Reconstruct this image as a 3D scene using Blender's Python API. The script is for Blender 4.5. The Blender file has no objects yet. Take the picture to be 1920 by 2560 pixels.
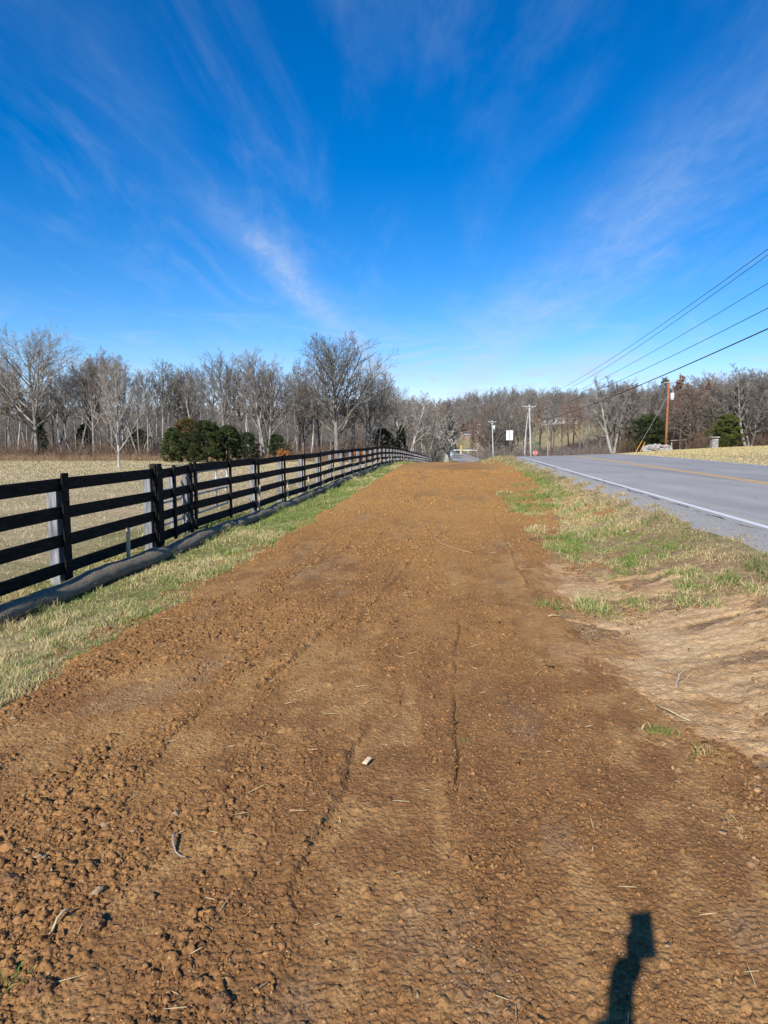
import bpy, math, random
import numpy as np
from mathutils import Vector
R = math.radians
sc = bpy.context.scene
COL = sc.collection
rng = np.random.default_rng(7)
random.seed(7)

# ------------------------------------------------------------------ noise
def _hash(ix, iy, seed):
    h = (ix.astype(np.int64) * 374761393 + iy.astype(np.int64) * 668265263 + seed * 1442695041) & 0xffffffff
    h = ((h ^ (h >> 13)) * 1274126177) & 0xffffffff
    return ((h ^ (h >> 16)) & 0xffff) / 65535.0
def vnoise(x, y, seed=0):
    x = np.asarray(x, float); y = np.asarray(y, float)
    ix = np.floor(x); iy = np.floor(y); fx = x - ix; fy = y - iy
    fx = fx * fx * (3 - 2 * fx); fy = fy * fy * (3 - 2 * fy)
    a = _hash(ix, iy, seed); b = _hash(ix + 1, iy, seed); c = _hash(ix, iy + 1, seed); d = _hash(ix + 1, iy + 1, seed)
    return (a * (1 - fx) + b * fx) * (1 - fy) + (c * (1 - fx) + d * fx) * fy - .5
def fbm(x, y, oct=4, seed=0, gain=.5):
    t = 0; a = 1.
    for i in range(oct):
        t = t + a * vnoise(x * 2 ** i + 17.3 * i, y * 2 ** i - 9.1 * i, seed + i); a *= gain
    return t
def sstep(a, b, x):
    t = np.clip((np.asarray(x, float) - a) / (b - a), 0, 1); return t * t * (3 - 2 * t)

# ------------------------------------------------------------------ terrain
KY = [-200, 0, 60, 100, 140, 177, 240, 300, 400, 500, 1500]
KX = [-200 * .108, 0, 6.48, 10.1, 12.3, 14.0, 17.5, 20.5, 24.5, 27, 40]
_ky = np.arange(-200, 1500, 1.); _kx = np.interp(_ky, KY, KX)
_k = np.ones(21) / 21; _kx2 = np.convolve(np.pad(_kx, 10, 'edge'), _k, 'valid'); _kx2[:11] = _kx[:11]; _kx2[-11:] = _kx[-11:]
def K(y): return np.interp(y, _ky, _kx2)
LY = [-200, 38, 46, 60, 80, 100, 130, 150, 177, 300, 400, 2000]
LZ = [0, 0, -.04, -.42, -1.2, -1.95, -3.2, -3.7, -3.9, -4.0, -3.6, -3]
_lz = np.interp(_ky, LY, LZ); _k = np.ones(13) / 13
_lz2 = np.convolve(np.pad(_lz, 6, 'edge'), _k, 'valid')
def L(y): return np.interp(y, _ky, _lz2)
CS = [-400, -30, -5, -4.3, -2.8, 1.0, 1.6, 2.2, 3.3, 3.7, 7.4, 11.35, 12, 13, 20, 31, 60, 200, 900]
CZ = [0, 0, -.12, -.12, -.03, -.02, -.06, .03, .36, .41, .49, .60, .54, .48, .80, 1.3, 2.0, 4, 6]
HY = [0, 280, 400, 500, 700, 900, 1300]; HZ = [0, 0, 8, 15, 29, 38, 42]
def Hs(s, y, rough=True):
    s = np.asarray(s, float); y = np.asarray(y, float)
    wl = sstep(-6, -28, s)
    Lr = L(y) * (1 - .42 * sstep(8, 26, s) * (1 - sstep(110, 170, y)))
    lf = np.where(y < 130, -.016 * np.clip(y, 0, None), -2.1 - .008 * (y - 130)); lf = np.maximum(lf, -3.6)
    z = Lr * (1 - wl) + lf * wl
    off = np.interp(s, CS, CZ)
    off = np.where(s > 0, off * (1 - .6 * sstep(60, 140, y)), off)
    z = z + off
    ye = y + np.clip((s - 12) * 3.2, 0, 145) - np.clip(-s * .4, 0, 60)
    z = z + np.interp(ye, HY, HZ)
    if rough:
        far = sstep(150, 400, y)
        z = z + far * 5 * fbm(s / 90, y / 90, 3, 5)
        z = z + .05 * fbm(s / 1.7, y / 1.7, 3, 11) * (sstep(3.5, 3.2, s) + sstep(12, 13, s)) * (1 - .8 * sstep(-3.6, -2.8, s) * np.maximum(sstep(1.6, 1.0, s), sstep(3.6, 3.1, s) * sstep(8, 12, y)))
        # ruts and humps in the verge near the crest
        z = z + .14 * np.exp(-((s - 3.55) / .3) ** 2 - ((y - 45) / 2.5) ** 2)
    return z
def H(x, y): return Hs(np.asarray(x) - K(y), y)
def h1(x, y): return float(H(np.array([x]), np.array([y]))[0])

# ------------------------------------------------------------------ camera model (1920 wide photograph)
F = 1700.; PITCH = math.atan((1280 - 1097) / F); CAMZ = 1.6
def px2x(px, y, z=0.):               # lateral position of a photo column at forward distance y
    return (px - 960) / F * (y * math.cos(PITCH) + (CAMZ - z) * math.sin(PITCH))
def z_at(py, y):                     # height seen at photo row py at forward distance y
    Yc = (py - 1280) / F
    return CAMZ - (Yc * math.cos(PITCH) + math.sin(PITCH)) / (math.cos(PITCH) - Yc * math.sin(PITCH)) * y

# ------------------------------------------------------------------ mesh helpers
def tag(o, label=None, cat=None, group=None, kind=None):
    if label: o['label'] = label
    if cat: o['category'] = cat
    if group: o['group'] = group
    if kind: o['kind'] = kind
    return o
def new_obj(name, me, mat=None, parent=None):
    o = bpy.data.objects.new(name, me); COL.objects.link(o)
    if mat is not None: me.materials.append(mat)
    if parent is not None: o.parent = parent
    return o
def empty(name, loc=(0, 0, 0), rz=0, label=None, cat=None, group=None):
    o = bpy.data.objects.new(name, None); COL.objects.link(o); o.empty_display_size = .2
    o.location = loc; o.rotation_euler = (0, 0, rz)
    return tag(o, label, cat, group)
def np_mesh(name, V, Q=None, T=None, col=None, smooth=False, attrs=None):
    me = bpy.data.meshes.new(name)
    V = np.ascontiguousarray(V, dtype=np.float32)
    nq = 0 if Q is None else len(Q); nt = 0 if T is None else len(T)
    me.vertices.add(len(V)); me.vertices.foreach_set('co', V.ravel())
    loops = []
    if nq: loops.append(np.asarray(Q, dtype=np.int32).ravel())
    if nt: loops.append(np.asarray(T, dtype=np.int32).ravel())
    lo = np.concatenate(loops)
    me.loops.add(len(lo)); me.loops.foreach_set('vertex_index', lo)
    tot = np.concatenate([np.full(nq, 4, np.int32), np.full(nt, 3, np.int32)])
    st = np.concatenate([[0], np.cumsum(tot)[:-1]]).astype(np.int32)
    me.polygons.add(nq + nt); me.polygons.foreach_set('loop_start', st); me.polygons.foreach_set('loop_total', tot)
    if smooth: me.polygons.foreach_set('use_smooth', np.ones(nq + nt, dtype=bool))
    me.update(calc_edges=True)
    if col is not None:
        a = me.color_attributes.new('col', 'FLOAT_COLOR', 'POINT')
        c = np.ones((len(V), 4), np.float32); c[:, :3] = col; a.data.foreach_set('color', c.ravel())
    for k, v in (attrs or {}).items():
        a = me.attributes.new(k, 'FLOAT', 'POINT'); a.data.foreach_set('value', np.ascontiguousarray(v, dtype=np.float32).ravel())
    return me
def grid_quads(nr, nc):
    i = np.arange(nr * nc).reshape(nr, nc)
    return np.stack([i[:-1, :-1], i[:-1, 1:], i[1:, 1:], i[1:, :-1]], -1).reshape(-1, 4)
def tubes(lst, cap=False):
    """lst of (pts (n,3), radii (n), sides) -> verts, quads"""
    groups = {}
    for p, r, s in lst: groups.setdefault((len(p), s), []).append((p, r))
    VV = []; QQ = []; off = 0
    for (n, s), L_ in groups.items():
        P = np.array([a for a, b in L_], float); Rr = np.array([b for a, b in L_], float)
        T = np.gradient(P, axis=1); T /= np.linalg.norm(T, axis=2, keepdims=True) + 1e-9
        ref = np.tile(np.array([0.31, 0.17, .93]), (len(P), 1)); m = np.abs(T[:, 0, 2]) > .85; ref[m] = (1, .13, 0)
        U = np.cross(T, ref[:, None, :]); U /= np.linalg.norm(U, axis=2, keepdims=True) + 1e-9
        W = np.cross(T, U)
        a = np.arange(s) * 2 * math.pi / s
        ring = P[:, :, None, :] + Rr[:, :, None, None] * (np.cos(a)[None, None, :, None] * U[:, :, None, :] + np.sin(a)[None, None, :, None] * W[:, :, None, :])
        m_ = len(P); V = ring.reshape(-1, 3)
        idx = np.arange(m_ * n * s).reshape(m_, n, s) + off
        nx = np.roll(idx, -1, axis=2)
        Q = np.stack([idx[:, :-1], nx[:, :-1], nx[:, 1:], idx[:, 1:]], -1).reshape(-1, 4)
        VV.append(V); QQ.append(Q); off += len(V)
    return np.concatenate(VV), np.concatenate(QQ)
class MB:
    def __init__(s): s.v = []; s.f = []
    def box(s, c, size, rz=0, ax=None, taper=1.):
        """oriented box; ax = optional 3 axis vectors"""
        if ax is None:
            ax = [Vector((math.cos(rz), math.sin(rz), 0)), Vector((-math.sin(rz), math.cos(rz), 0)), Vector((0, 0, 1))]
        c = Vector(c); b = len(s.v); hx, hy, hz = [q / 2 for q in size]
        for k in (-1, 1):
            t = taper if k > 0 else 1.
            for i, j in ((-1, -1), (1, -1), (1, 1), (-1, 1)):
                s.v.append(tuple(c + ax[0] * (i * hx * t) + ax[1] * (j * hy * t) + ax[2] * (k * hz)))
        s.f += [tuple(b + q for q in f) for f in ((3, 2, 1, 0), (4, 5, 6, 7), (0, 1, 5, 4), (1, 2, 6, 5), (2, 3, 7, 6), (3, 0, 4, 7))]
        return s
    def bar(s, a, b, w, t, up=Vector((0, 0, 1))):
        """bar from a to b, height w (along up), thickness t"""
        a = Vector(a); b = Vector(b); d = b - a; l = d.length; d.normalize()
        side = d.cross(up).normalized(); u = side.cross(d)
        return s.box((a + b) / 2, (l, t, w), ax=[d, side, u])
    def tube(s, pts, rad, sides=8, cap=True):
        if not hasattr(rad, '__len__'): rad = [rad] * len(pts)
        V, Q = tubes([(np.array(pts, float), np.array(rad, float), sides)])
        b = len(s.v); s.v += [tuple(q) for q in V]; s.f += [tuple(int(i) + b for i in q) for q in Q]
        if cap:
            n = len(pts); s.f.append(tuple(b + i for i in range(sides))[::-1]); s.f.append(tuple(b + (n - 1) * sides + i for i in range(sides)))
        return s
    def poly(s, pts, f): b = len(s.v); s.v += [tuple(p) for p in pts]; s.f += [tuple(b + i for i in q) for q in f]; return s
    def build(s, name, mat, parent=None, bevel=0, smooth=False):
        me = bpy.data.meshes.new(name); me.from_pydata(s.v, [], s.f); me.update()
        if smooth: me.polygons.foreach_set('use_smooth', [True] * len(me.polygons))
        o = new_obj(name, me, mat, parent)
        if bevel:
            m = o.modifiers.new('bev', 'BEVEL'); m.width = bevel; m.segments = 2; m.limit_method = 'ANGLE'
        return o

# ------------------------------------------------------------------ materials
def nodes_of(mat): mat.use_nodes = True; return mat.node_tree.nodes, mat.node_tree.links
def ramp(n, stops, interp='LINEAR'):
    r = n.new('ShaderNodeValToRGB'); cr = r.color_ramp; cr.interpolation = interp
    while len(cr.elements) < len(stops): cr.elements.new(.5)
    for e, (p, c) in zip(cr.elements, stops): e.position = p; e.color = (*c, 1) if len(c) == 3 else c
    return r
def noise_node(n, l, vec, scale, detail=4, rough=.55, dist=0):
    t = n.new('ShaderNodeTexNoise'); t.inputs['Scale'].default_value = scale; t.inputs['Detail'].default_value = detail
    t.inputs['Roughness'].default_value = rough; t.inputs['Distortion'].default_value = dist
    if vec is not None: l.new(vec, t.inputs['Vector'])
    return t
def mix_rgb(n, l, fac, a, b, blend='MIX'):
    m = n.new('ShaderNodeMix'); m.data_type = 'RGBA'; m.blend_type = blend
    for sock, v in ((m.inputs[0], fac), (m.inputs[6], a), (m.inputs[7], b)):
        if isinstance(v, bpy.types.NodeSocket): l.new(v, sock)
        elif isinstance(v, (int, float)): sock.default_value = v
        else: sock.default_value = (*v, 1)
    return m.outputs[2]
def mat_noise(name, c1, c2, scale=8, rough=.85, bump=.3, bdist=.02, stretch=(1, 1, 1), detail=5, metal=0, c3=None, bscale=None, spec=.3, attr=False):
    """surface mottled between colours, with relief from the same noise"""
    m = bpy.data.materials.new(name); n, l = nodes_of(m); b = n['Principled BSDF']
    tc = n.new('ShaderNodeTexCoord'); mp = n.new('ShaderNodeMapping'); mp.inputs['Scale'].default_value = stretch
    l.new(tc.outputs['Object'], mp.inputs['Vector'])
    t = noise_node(n, l, mp.outputs[0], scale, detail)
    st = [(.3, c1), (.7, c2)] if c3 is None else [(.28, c1), (.5, c2), (.72, c3)]
    r = ramp(n, st); l.new(t.outputs['Fac'], r.inputs[0]); out = r.outputs[0]
    if attr:
        a = n.new('ShaderNodeObjectInfo'); hs = n.new('ShaderNodeHueSaturation')
        mr = n.new('ShaderNodeMapRange'); mr.inputs[3].default_value = .7; mr.inputs[4].default_value = 1.25
        l.new(a.outputs['Random'], mr.inputs[0]); l.new(mr.outputs[0], hs.inputs['Value']); l.new(out, hs.inputs['Color']); out = hs.outputs[0]
    l.new(out, b.inputs['Base Color']); b.inputs['Roughness'].default_value = rough; b.inputs['Metallic'].default_value = metal
    b.inputs['Specular IOR Level'].default_value = spec
    if bump:
        t2 = noise_node(n, l, mp.outputs[0], bscale or scale * 3, 6, .65)
        bp = n.new('ShaderNodeBump'); bp.inputs['Strength'].default_value = bump; bp.inputs['Distance'].default_value = bdist
        l.new(t2.outputs['Fac'], bp.inputs['Height']); l.new(bp.outputs[0], b.inputs['Normal'])
    return m
def mat_attr(name, rough=.8, spec=.2, var=.25, scale=40, bump=0, transl=0):
    """colour from the 'col' attribute (the plants' and soil's own colours), mottled by noise"""
    m = bpy.data.materials.new(name); n, l = nodes_of(m); b = n['Principled BSDF']
    a = n.new('ShaderNodeAttribute'); a.attribute_name = 'col'
    tc = n.new('ShaderNodeTexCoord'); t = noise_node(n, l, tc.outputs['Object'], scale, 5, .6)
    r = ramp(n, [(.25, (1 - var,) * 3), (.75, (1 + var,) * 3)]); l.new(t.outputs['Fac'], r.inputs[0])
    c = mix_rgb(n, l, 1., a.outputs['Color'], r.outputs[0], 'MULTIPLY')
    l.new(c, b.inputs['Base Color']); b.inputs['Roughness'].default_value = rough; b.inputs['Specular IOR Level'].default_value = spec
    if bump:
        bp = n.new('ShaderNodeBump'); bp.inputs['Strength'].default_value = bump; bp.inputs['Distance'].default_value = .01
        l.new(t.outputs['Fac'], bp.inputs['Height']); l.new(bp.outputs[0], b.inputs['Normal'])
    return m

# ------------------------------------------------------------------ light and sky
sunvec = Vector((.853, 2.14, -1.6)).normalized()
ELEV = math.asin(-sunvec.z); AZ = math.atan2(-sunvec.x, -sunvec.y)
ld = bpy.data.lights.new('sun', 'SUN'); ld.energy = 5.0; ld.angle = R(.53); ld.color = (1, .94, .84)
lo = bpy.data.objects.new('sun', ld); COL.objects.link(lo); lo.rotation_euler = sunvec.to_track_quat('-Z', 'Y').to_euler(); lo.location = (-8, -20, 30)
w = bpy.data.worlds.new('World'); sc.world = w; w.use_nodes = True
n, l = w.node_tree.nodes, w.node_tree.links
bg = n['Background']; bg.inputs[1].default_value = .082
sky = n.new('ShaderNodeTexSky'); sky.sky_type = 'NISHITA'; sky.sun_disc = False
sky.sun_elevation = ELEV; sky.sun_rotation = AZ; sky.air_density = 1.0; sky.dust_density = .0; sky.ozone_density = 4.0; sky.altitude = 200
def vm(op, a, b=None, c=None):
    q = n.new('ShaderNodeMath'); q.operation = op
    for i, v in enumerate((a, b, c)):
        if v is None: continue
        if isinstance(v, (int, float)): q.inputs[i].default_value = v
        else: l.new(v, q.inputs[i])
    return q.outputs[0]
hs = n.new('ShaderNodeHueSaturation'); hs.inputs['Saturation'].default_value = 1.42; hs.inputs['Value'].default_value = 1.42; hs.inputs['Hue'].default_value = .509
l.new(sky.outputs[0], hs.inputs['Color'])
tc = n.new('ShaderNodeTexCoord'); sx = n.new('ShaderNodeSeparateXYZ'); l.new(tc.outputs['Generated'], sx.inputs[0])
zz = vm('ADD', vm('MAXIMUM', sx.outputs[2], 0.), .06)
U_ = vm('DIVIDE', sx.outputs[0], zz); V_ = vm('DIVIDE', sx.outputs[1], zz)
def cnoise(su, sv, scale, detail, dist, off=0, rough=.6):
    cb = n.new('ShaderNodeCombineXYZ'); l.new(vm('MULTIPLY_ADD', U_, su, off), cb.inputs[0]); l.new(vm('MULTIPLY', V_, sv), cb.inputs[1]); cb.inputs[2].default_value = off
    t = n.new('ShaderNodeTexNoise'); t.inputs['Scale'].default_value = scale; t.inputs['Detail'].default_value = detail
    t.inputs['Distortion'].default_value = dist; t.inputs['Roughness'].default_value = rough; l.new(cb.outputs[0], t.inputs['Vector']); return t.outputs['Fac']
def smooth(v, a, b):
    m = n.new('ShaderNodeMapRange'); m.interpolation_type = 'SMOOTHSTEP'; m.inputs[1].default_value = a; m.inputs[2].default_value = b; l.new(v, m.inputs[0]); return m.outputs[0]
def band(uc, du, k, v0, v1, vs, wob=.0):
    """cloud band running away from the viewer: centre uc + k*v, half width du, between v0 and v1"""
    c = vm('SUBTRACT', U_, vm('MULTIPLY_ADD', V_, k, uc)); c = vm('ADD', c, vm('MULTIPLY', vm('SUBTRACT', cnoise(2.2, 1.1, 1, 3, 0, 3.3), .5), wob))
    g = vm('DIVIDE', c, du); g = vm('POWER', 2.718, vm('MULTIPLY', vm('MULTIPLY', g, g), -1))
    return vm('MULTIPLY', vm('MULTIPLY', g, smooth(V_, v0 - vs, v0 + vs)), vm('SUBTRACT', 1., smooth(V_, v1 - vs, v1 + vs)))
streak = cnoise(2.4, .5, 1.3, 7, .7, 1.7, .62)
fine = cnoise(7., 2.6, 1.5, 8, 1.0, 5.1, .66)
broad = cnoise(.9, .35, 1.1, 3, .4, 8.8)
wisps = vm('MULTIPLY', smooth(streak, .40, .72), smooth(broad, .36, .58))
tex = vm('MULTIPLY_ADD', smooth(fine, .25, .75), .55, .45)
b1 = band(-.88, .10, .12, 2.7, 4.3, .5, .18)
b2 = band(-.88, .13, .12, 1.3, 2.6, .3, .35)
b3 = band(1.0, .22, .0, 1.9, 3.2, .6, .5)
b4 = band(.75, .25, .02, 3.5, 8, 1.5, .6)
b5 = band(-.9, .09, .14, 4.6, 7.0, .7, .3)
tot = vm('MULTIPLY', wisps, .20)
for b_, k_ in ((b1, .46), (b2, .05), (b3, .30), (b4, .38), (b5, .44)): tot = vm('MULTIPLY_ADD', b_, k_, tot)
tot = vm('MULTIPLY', tot, tex)
low = vm('MULTIPLY', vm('MULTIPLY', smooth(cnoise(1.1, .9, 1.2, 6, .8, 12.), .46, .7), smooth(V_, 2.8, 7.)), .60)
tot = vm('MINIMUM', vm('ADD', tot, low), .75)
deep = mix_rgb(n, l, smooth(V_, 2.5, 9.), hs.outputs[0], mix_rgb(n, l, 1., hs.outputs[0], (.95, .82, .97), 'MULTIPLY'))
mx = n.new('ShaderNodeMix'); mx.data_type = 'RGBA'; l.new(tot, mx.inputs[0]); l.new(deep, mx.inputs[6]); mx.inputs[7].default_value = (5.6, 6.6, 8.4, 1)
l.new(mx.outputs[2], bg.inputs[0])

cam = bpy.data.cameras.new('camera'); co = bpy.data.objects.new('camera', cam); COL.objects.link(co)
cam.sensor_fit = 'HORIZONTAL'; cam.sensor_width = 36; cam.lens = 36 * F / 1920; cam.clip_start = .02; cam.clip_end = 4000
co.location = (0, 0, CAMZ); co.rotation_euler = (math.pi / 2 - PITCH, 0, 0); sc.camera = co
sc.view_settings.view_transform = 'Standard'; sc.view_settings.look = 'None'; sc.view_settings.exposure = .40; sc.view_settings.gamma = 1

# ------------------------------------------------------------------ ground
def lines(core0, core1, step, lo_, hi_, g=1.12):
    a = list(np.arange(core0, core1 + 1e-6, step)); st = step
    while a[-1] < hi_: st *= g; a.append(a[-1] + st)
    b = []; st = step; q = core0
    while q > lo_: st *= g; q -= st; b.append(q)
    return np.array(b[::-1] + a)
sl = lines(-12, 14, .13, -1300, 1300, 1.09); yl = lines(0, 48, .2, -60, 1500, 1.035)
# keep the crisp cross-section breaks of the road bed
S, Y = np.meshgrid(sl, yl)
Z = Hs(S, Y); X = S + K(Y)
Z = np.where((S > 3.85) & (S < 11.2) & (Y < 460), Z - .12, Z)        # bed under the paving
f_wood = np.zeros_like(Z)
edgeL = 98 + 6 * fbm(S / 15, Y * 0 + 3, 2, 8)
f_wood = np.maximum(f_wood, sstep(-2, 3, Y - edgeL) * sstep(-6, -14, X) )
edgeR = 88 - .28 * np.clip(X - 33, 0, 60) + 2 * fbm(S / 9, Y * 0, 2, 9)
f_wood = np.maximum(f_wood, sstep(-1, 3, Y - edgeR) * sstep(22, 28, X))
hillgreen = sstep(9, 13, S) * sstep(150, 120, S) * sstep(212, 232, Y) * sstep(400, 370, Y)
f_wood = np.maximum(f_wood, sstep(170, 200, Y) * (1 - hillgreen) * (sstep(14, 20, S) + sstep(-2, -8, S)))
f_wood = f_wood * (1 - hillgreen * sstep(20, 40, X + .0 * Y)) 
f_green = sstep(-8, -4.6, S) * sstep(14, 9, S) * .62 + .45 * hillgreen + .2 * sstep(-60, -5, S) * sstep(40, 5, Y) * sstep(-2, -5, S)
f_green = np.clip(f_green + .6 * fbm(S / 1.5, Y / 1.5, 3, 21), 0, 1)
f_soil = sstep(.2, .8, S) * sstep(3.4, 2.9, S) * np.clip(.75 + 1.5 * fbm(S, Y, 3, 22) + .8 * sstep(9, 6, Y), 0, 1) * sstep(70, 50, Y)
gm = bpy.data.materials.new('ground_turf'); n, l = nodes_of(gm); b = n['Principled BSDF']
tc = n.new('ShaderNodeTexCoord'); P_ = tc.outputs['Object']
a1 = n.new('ShaderNodeAttribute'); a1.attribute_name = 'wood'; a2 = n.new('ShaderNodeAttribute'); a2.attribute_name = 'green'
t1 = noise_node(n, l, P_, 9, 8, .7); t2 = noise_node(n, l, P_, .35, 5, .6); t3 = noise_node(n, l, P_, 45, 3, .7)
mpg = n.new('ShaderNodeMapping'); mpg.inputs['Scale'].default_value = (.25, 1.6, 1); l.new(P_, mpg.inputs['Vector'])
t4 = noise_node(n, l, mpg.outputs[0], 1.4, 7, .7)
rs = ramp(n, [(.25, (.215, .165, .10)), (.5, (.39, .31, .195)), (.75, (.53, .44, .30))]); l.new(t1.outputs['Fac'], rs.inputs[0])
rs2 = ramp(n, [(.3, (.78, .8, .74)), (.7, (1.18, 1.12, 1.05))]); l.new(t4.outputs['Fac'], rs2.inputs[0])
straw = mix_rgb(n, l, 1., rs.outputs[0], rs2.outputs[0], 'MULTIPLY')
rg = ramp(n, [(.28, (.055, .062, .018)), (.5, (.15, .145, .048)), (.74, (.30, .25, .11))]); l.new(t1.outputs['Fac'], rg.inputs[0])
rw = ramp(n, [(.3, (.05, .035, .02)), (.5, (.13, .085, .05)), (.7, (.23, .155, .09))]); l.new(t3.outputs['Fac'], rw.inputs[0])
gfac = n.new('ShaderNodeMath'); gfac.operation = 'MULTIPLY_ADD'; l.new(t2.outputs['Fac'], gfac.inputs[0]); gfac.inputs[1].default_value = .8
sub = n.new('ShaderNodeMath'); sub.operation = 'SUBTRACT'; l.new(a2.outputs['Fac'], sub.inputs[0]); sub.inputs[1].default_value = .4; l.new(sub.outputs[0], gfac.inputs[2]); gfac.use_clamp = True
c = mix_rgb(n, l, gfac.outputs[0], straw, rg.outputs[0]); c = mix_rgb(n, l, a1.outputs['Fac'], c, rw.outputs[0])
a3 = n.new('ShaderNodeAttribute'); a3.attribute_name = 'soil'; rso = ramp(n, [(.3, (.15, .092, .05)), (.5, (.27, .175, .095)), (.7, (.38, .27, .155))]); l.new(t1.outputs['Fac'], rso.inputs[0])
c = mix_rgb(n, l, a3.outputs['Fac'], c, rso.outputs[0])
l.new(c, b.inputs['Base Color']); b.inputs['Roughness'].default_value = .95; b.inputs['Specular IOR Level'].default_value = .1
bp = n.new('ShaderNodeBump'); bp.inputs['Strength'].default_value = .6; bp.inputs['Distance'].default_value = .05; l.new(t1.outputs['Fac'], bp.inputs['Height']); l.new(bp.outputs[0], b.inputs['Normal'])
me = np_mesh('ground', np.stack([X, Y, Z], -1).reshape(-1, 3), grid_quads(*X.shape), smooth=True, attrs={'wood': f_wood, 'green': f_green, 'soil': f_soil})
tag(new_obj('ground', me, gm), kind='structure')

# ------------------------------------------------------------------ road
def strip(s0, s1, y0, y1, dz, dy=.6, ns=2, wob=0, seed=0, thick=0):
    ys = [y0]
    while ys[-1] < y1: ys.append(ys[-1] + max(dy, ys[-1] * .02))
    ys = np.array(ys); ss = np.linspace(0, 1, ns)
    e0 = s0 + wob * fbm(ys * 1.3, ys * 0, 4, seed); e1 = s1 + wob * fbm(ys * 1.3, ys * 0 + 5, 4, seed + 3)
    S_ = e0[:, None] + (e1 - e0)[:, None] * ss[None]; Y_ = ys[:, None] + 0 * S_
    Zr = Hs(S_, Y_, False) + dz
    V = np.stack([S_ + K(Y_), Y_, Zr], -1)
    return V
def strip_obj(name, mat, V, thick=0, **kw):
    nr, nc = V.shape[:2]; VV = V.reshape(-1, 3); Q = grid_quads(nr, nc)
    if thick:
        lowv = VV.copy(); lowv[:, 2] -= thick; i = np.arange(nr * nc).reshape(nr, nc); o_ = nr * nc
        q1 = np.stack([i[:-1, 0], i[1:, 0], i[1:, 0] + o_, i[:-1, 0] + o_], -1)
        q2 = np.stack([i[1:, -1], i[:-1, -1], i[:-1, -1] + o_, i[1:, -1] + o_], -1)
        VV = np.concatenate([VV, lowv]); Q = np.concatenate([Q, q1, q2])
    return tag(new_obj(name, np_mesh(name, VV, Q, smooth=False), mat), kind='structure', **kw)
asph = bpy.data.materials.new('asphalt'); n, l = nodes_of(asph); b = n['Principled BSDF']
tc = n.new('ShaderNodeTexCoord'); P_ = tc.outputs['Object']
mp = n.new('ShaderNodeMapping'); mp.inputs['Scale'].default_value = (1, .03, 1); mp.inputs['Rotation'].default_value = (0, 0, R(6.2)); l.new(P_, mp.inputs['Vector'])
t1 = noise_node(n, l, P_, 70, 3, .8); t2 = noise_node(n, l, mp.outputs[0], 1.3, 4, .6); t3 = noise_node(n, l, P_, .5, 6, .65)
r1 = ramp(n, [(.25, (.16, .154, .147)), (.5, (.30, .289, .278)), (.78, (.48, .463, .445))]); l.new(t1.outputs['Fac'], r1.inputs[0])
r2 = ramp(n, [(.3, (.84, .84, .86)), (.7, (1.14, 1.12, 1.08))]); l.new(t2.outputs['Fac'], r2.inputs[0])
r3 = ramp(n, [(.3, (.88, .88, .9)), (.7, (1.1, 1.09, 1.06))]); l.new(t3.outputs['Fac'], r3.inputs[0])
c = mix_rgb(n, l, 1., mix_rgb(n, l, 1., r1.outputs[0], r2.outputs[0], 'MULTIPLY'), r3.outputs[0], 'MULTIPLY')
l.new(c, b.inputs['Base Color']); b.inputs['Roughness'].default_value = .8; b.inputs['Specular IOR Level'].default_value = .25
bp = n.new('ShaderNodeBump'); bp.inputs['Strength'].default_value = .35; bp.inputs['Distance'].default_value = .006; l.new(t1.outputs['Fac'], bp.inputs['Height']); l.new(bp.outputs[0], b.inputs['Normal'])
strip_obj('road', asph, strip(3.72, 11.35, -30, 460, .03, .5, 9, .09, 3), thick=.16)
def paint(name, c1, c2):
    m = bpy.data.materials.new(name); n, l = nodes_of(m); b = n['Principled BSDF']
    tc = n.new('ShaderNodeTexCoord'); t = noise_node(n, l, tc.outputs['Object'], 26, 6, .75); r = ramp(n, [(.3, c2), (.42, c1), (.8, tuple(min(1, q * 1.06) for q in c1))]); l.new(t.outputs['Fac'], r.inputs[0])
    l.new(r.outputs[0], b.inputs['Base Color']); b.inputs['Roughness'].default_value = .65; return m
wp = paint('white_paint', (.62, .62, .61), (.42, .42, .42)); yp = paint('yellow_paint', (.68, .40, .10), (.32, .24, .13))
strip_obj('edge_line', wp, strip(4.0, 4.115, -30, 440, .034, .5, 2, .008, 5))
strip_obj('edge_line', wp, strip(11.0, 11.11, -30, 440, .034, .5, 2, .008, 6))
strip_obj('centre_line', yp, strip(7.38, 7.48, -30, 440, .034, .5, 2, .005, 7))
strip_obj('centre_line', yp, strip(7.58, 7.68, -30, 440, .034, .5, 2, .005, 8))
crm = mat_noise('crack_dirt', (.03, .03, .03), (.09, .085, .08), 20, .95, 0)
def crack(s0, y0, y1, wd, wob, seed):
    ys = np.arange(y0, y1, .05); c_ = s0 + wob * fbm(ys * 1.2, ys * 0, 4, seed) + .03 * fbm(ys * 7, ys * 0, 3, seed + 1); hw = wd * np.clip(.5 + 1.6 * fbm(ys * 2.5, ys * 0 + 2, 3, seed + 2), 0, 1.3) * (1 + .03 * ys) + .0005
    S_ = np.stack([c_ - hw, c_ + hw], 1); Y_ = np.stack([ys, ys], 1); strip_obj('road_crack', crm, np.stack([S_ + K(Y_), Y_, Hs(S_, Y_, False) + .0345], -1))
crack(3.89, 4, 45, .012, .10, 501); crack(9.3, 8, 44, .004, .5, 505); crack(5.6, 6, 30, .003, .6, 509)
grv = mat_noise('gravel', (.17, .155, .14), (.58, .55, .51), 55, .95, 1, .02, detail=3, bscale=90)
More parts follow.
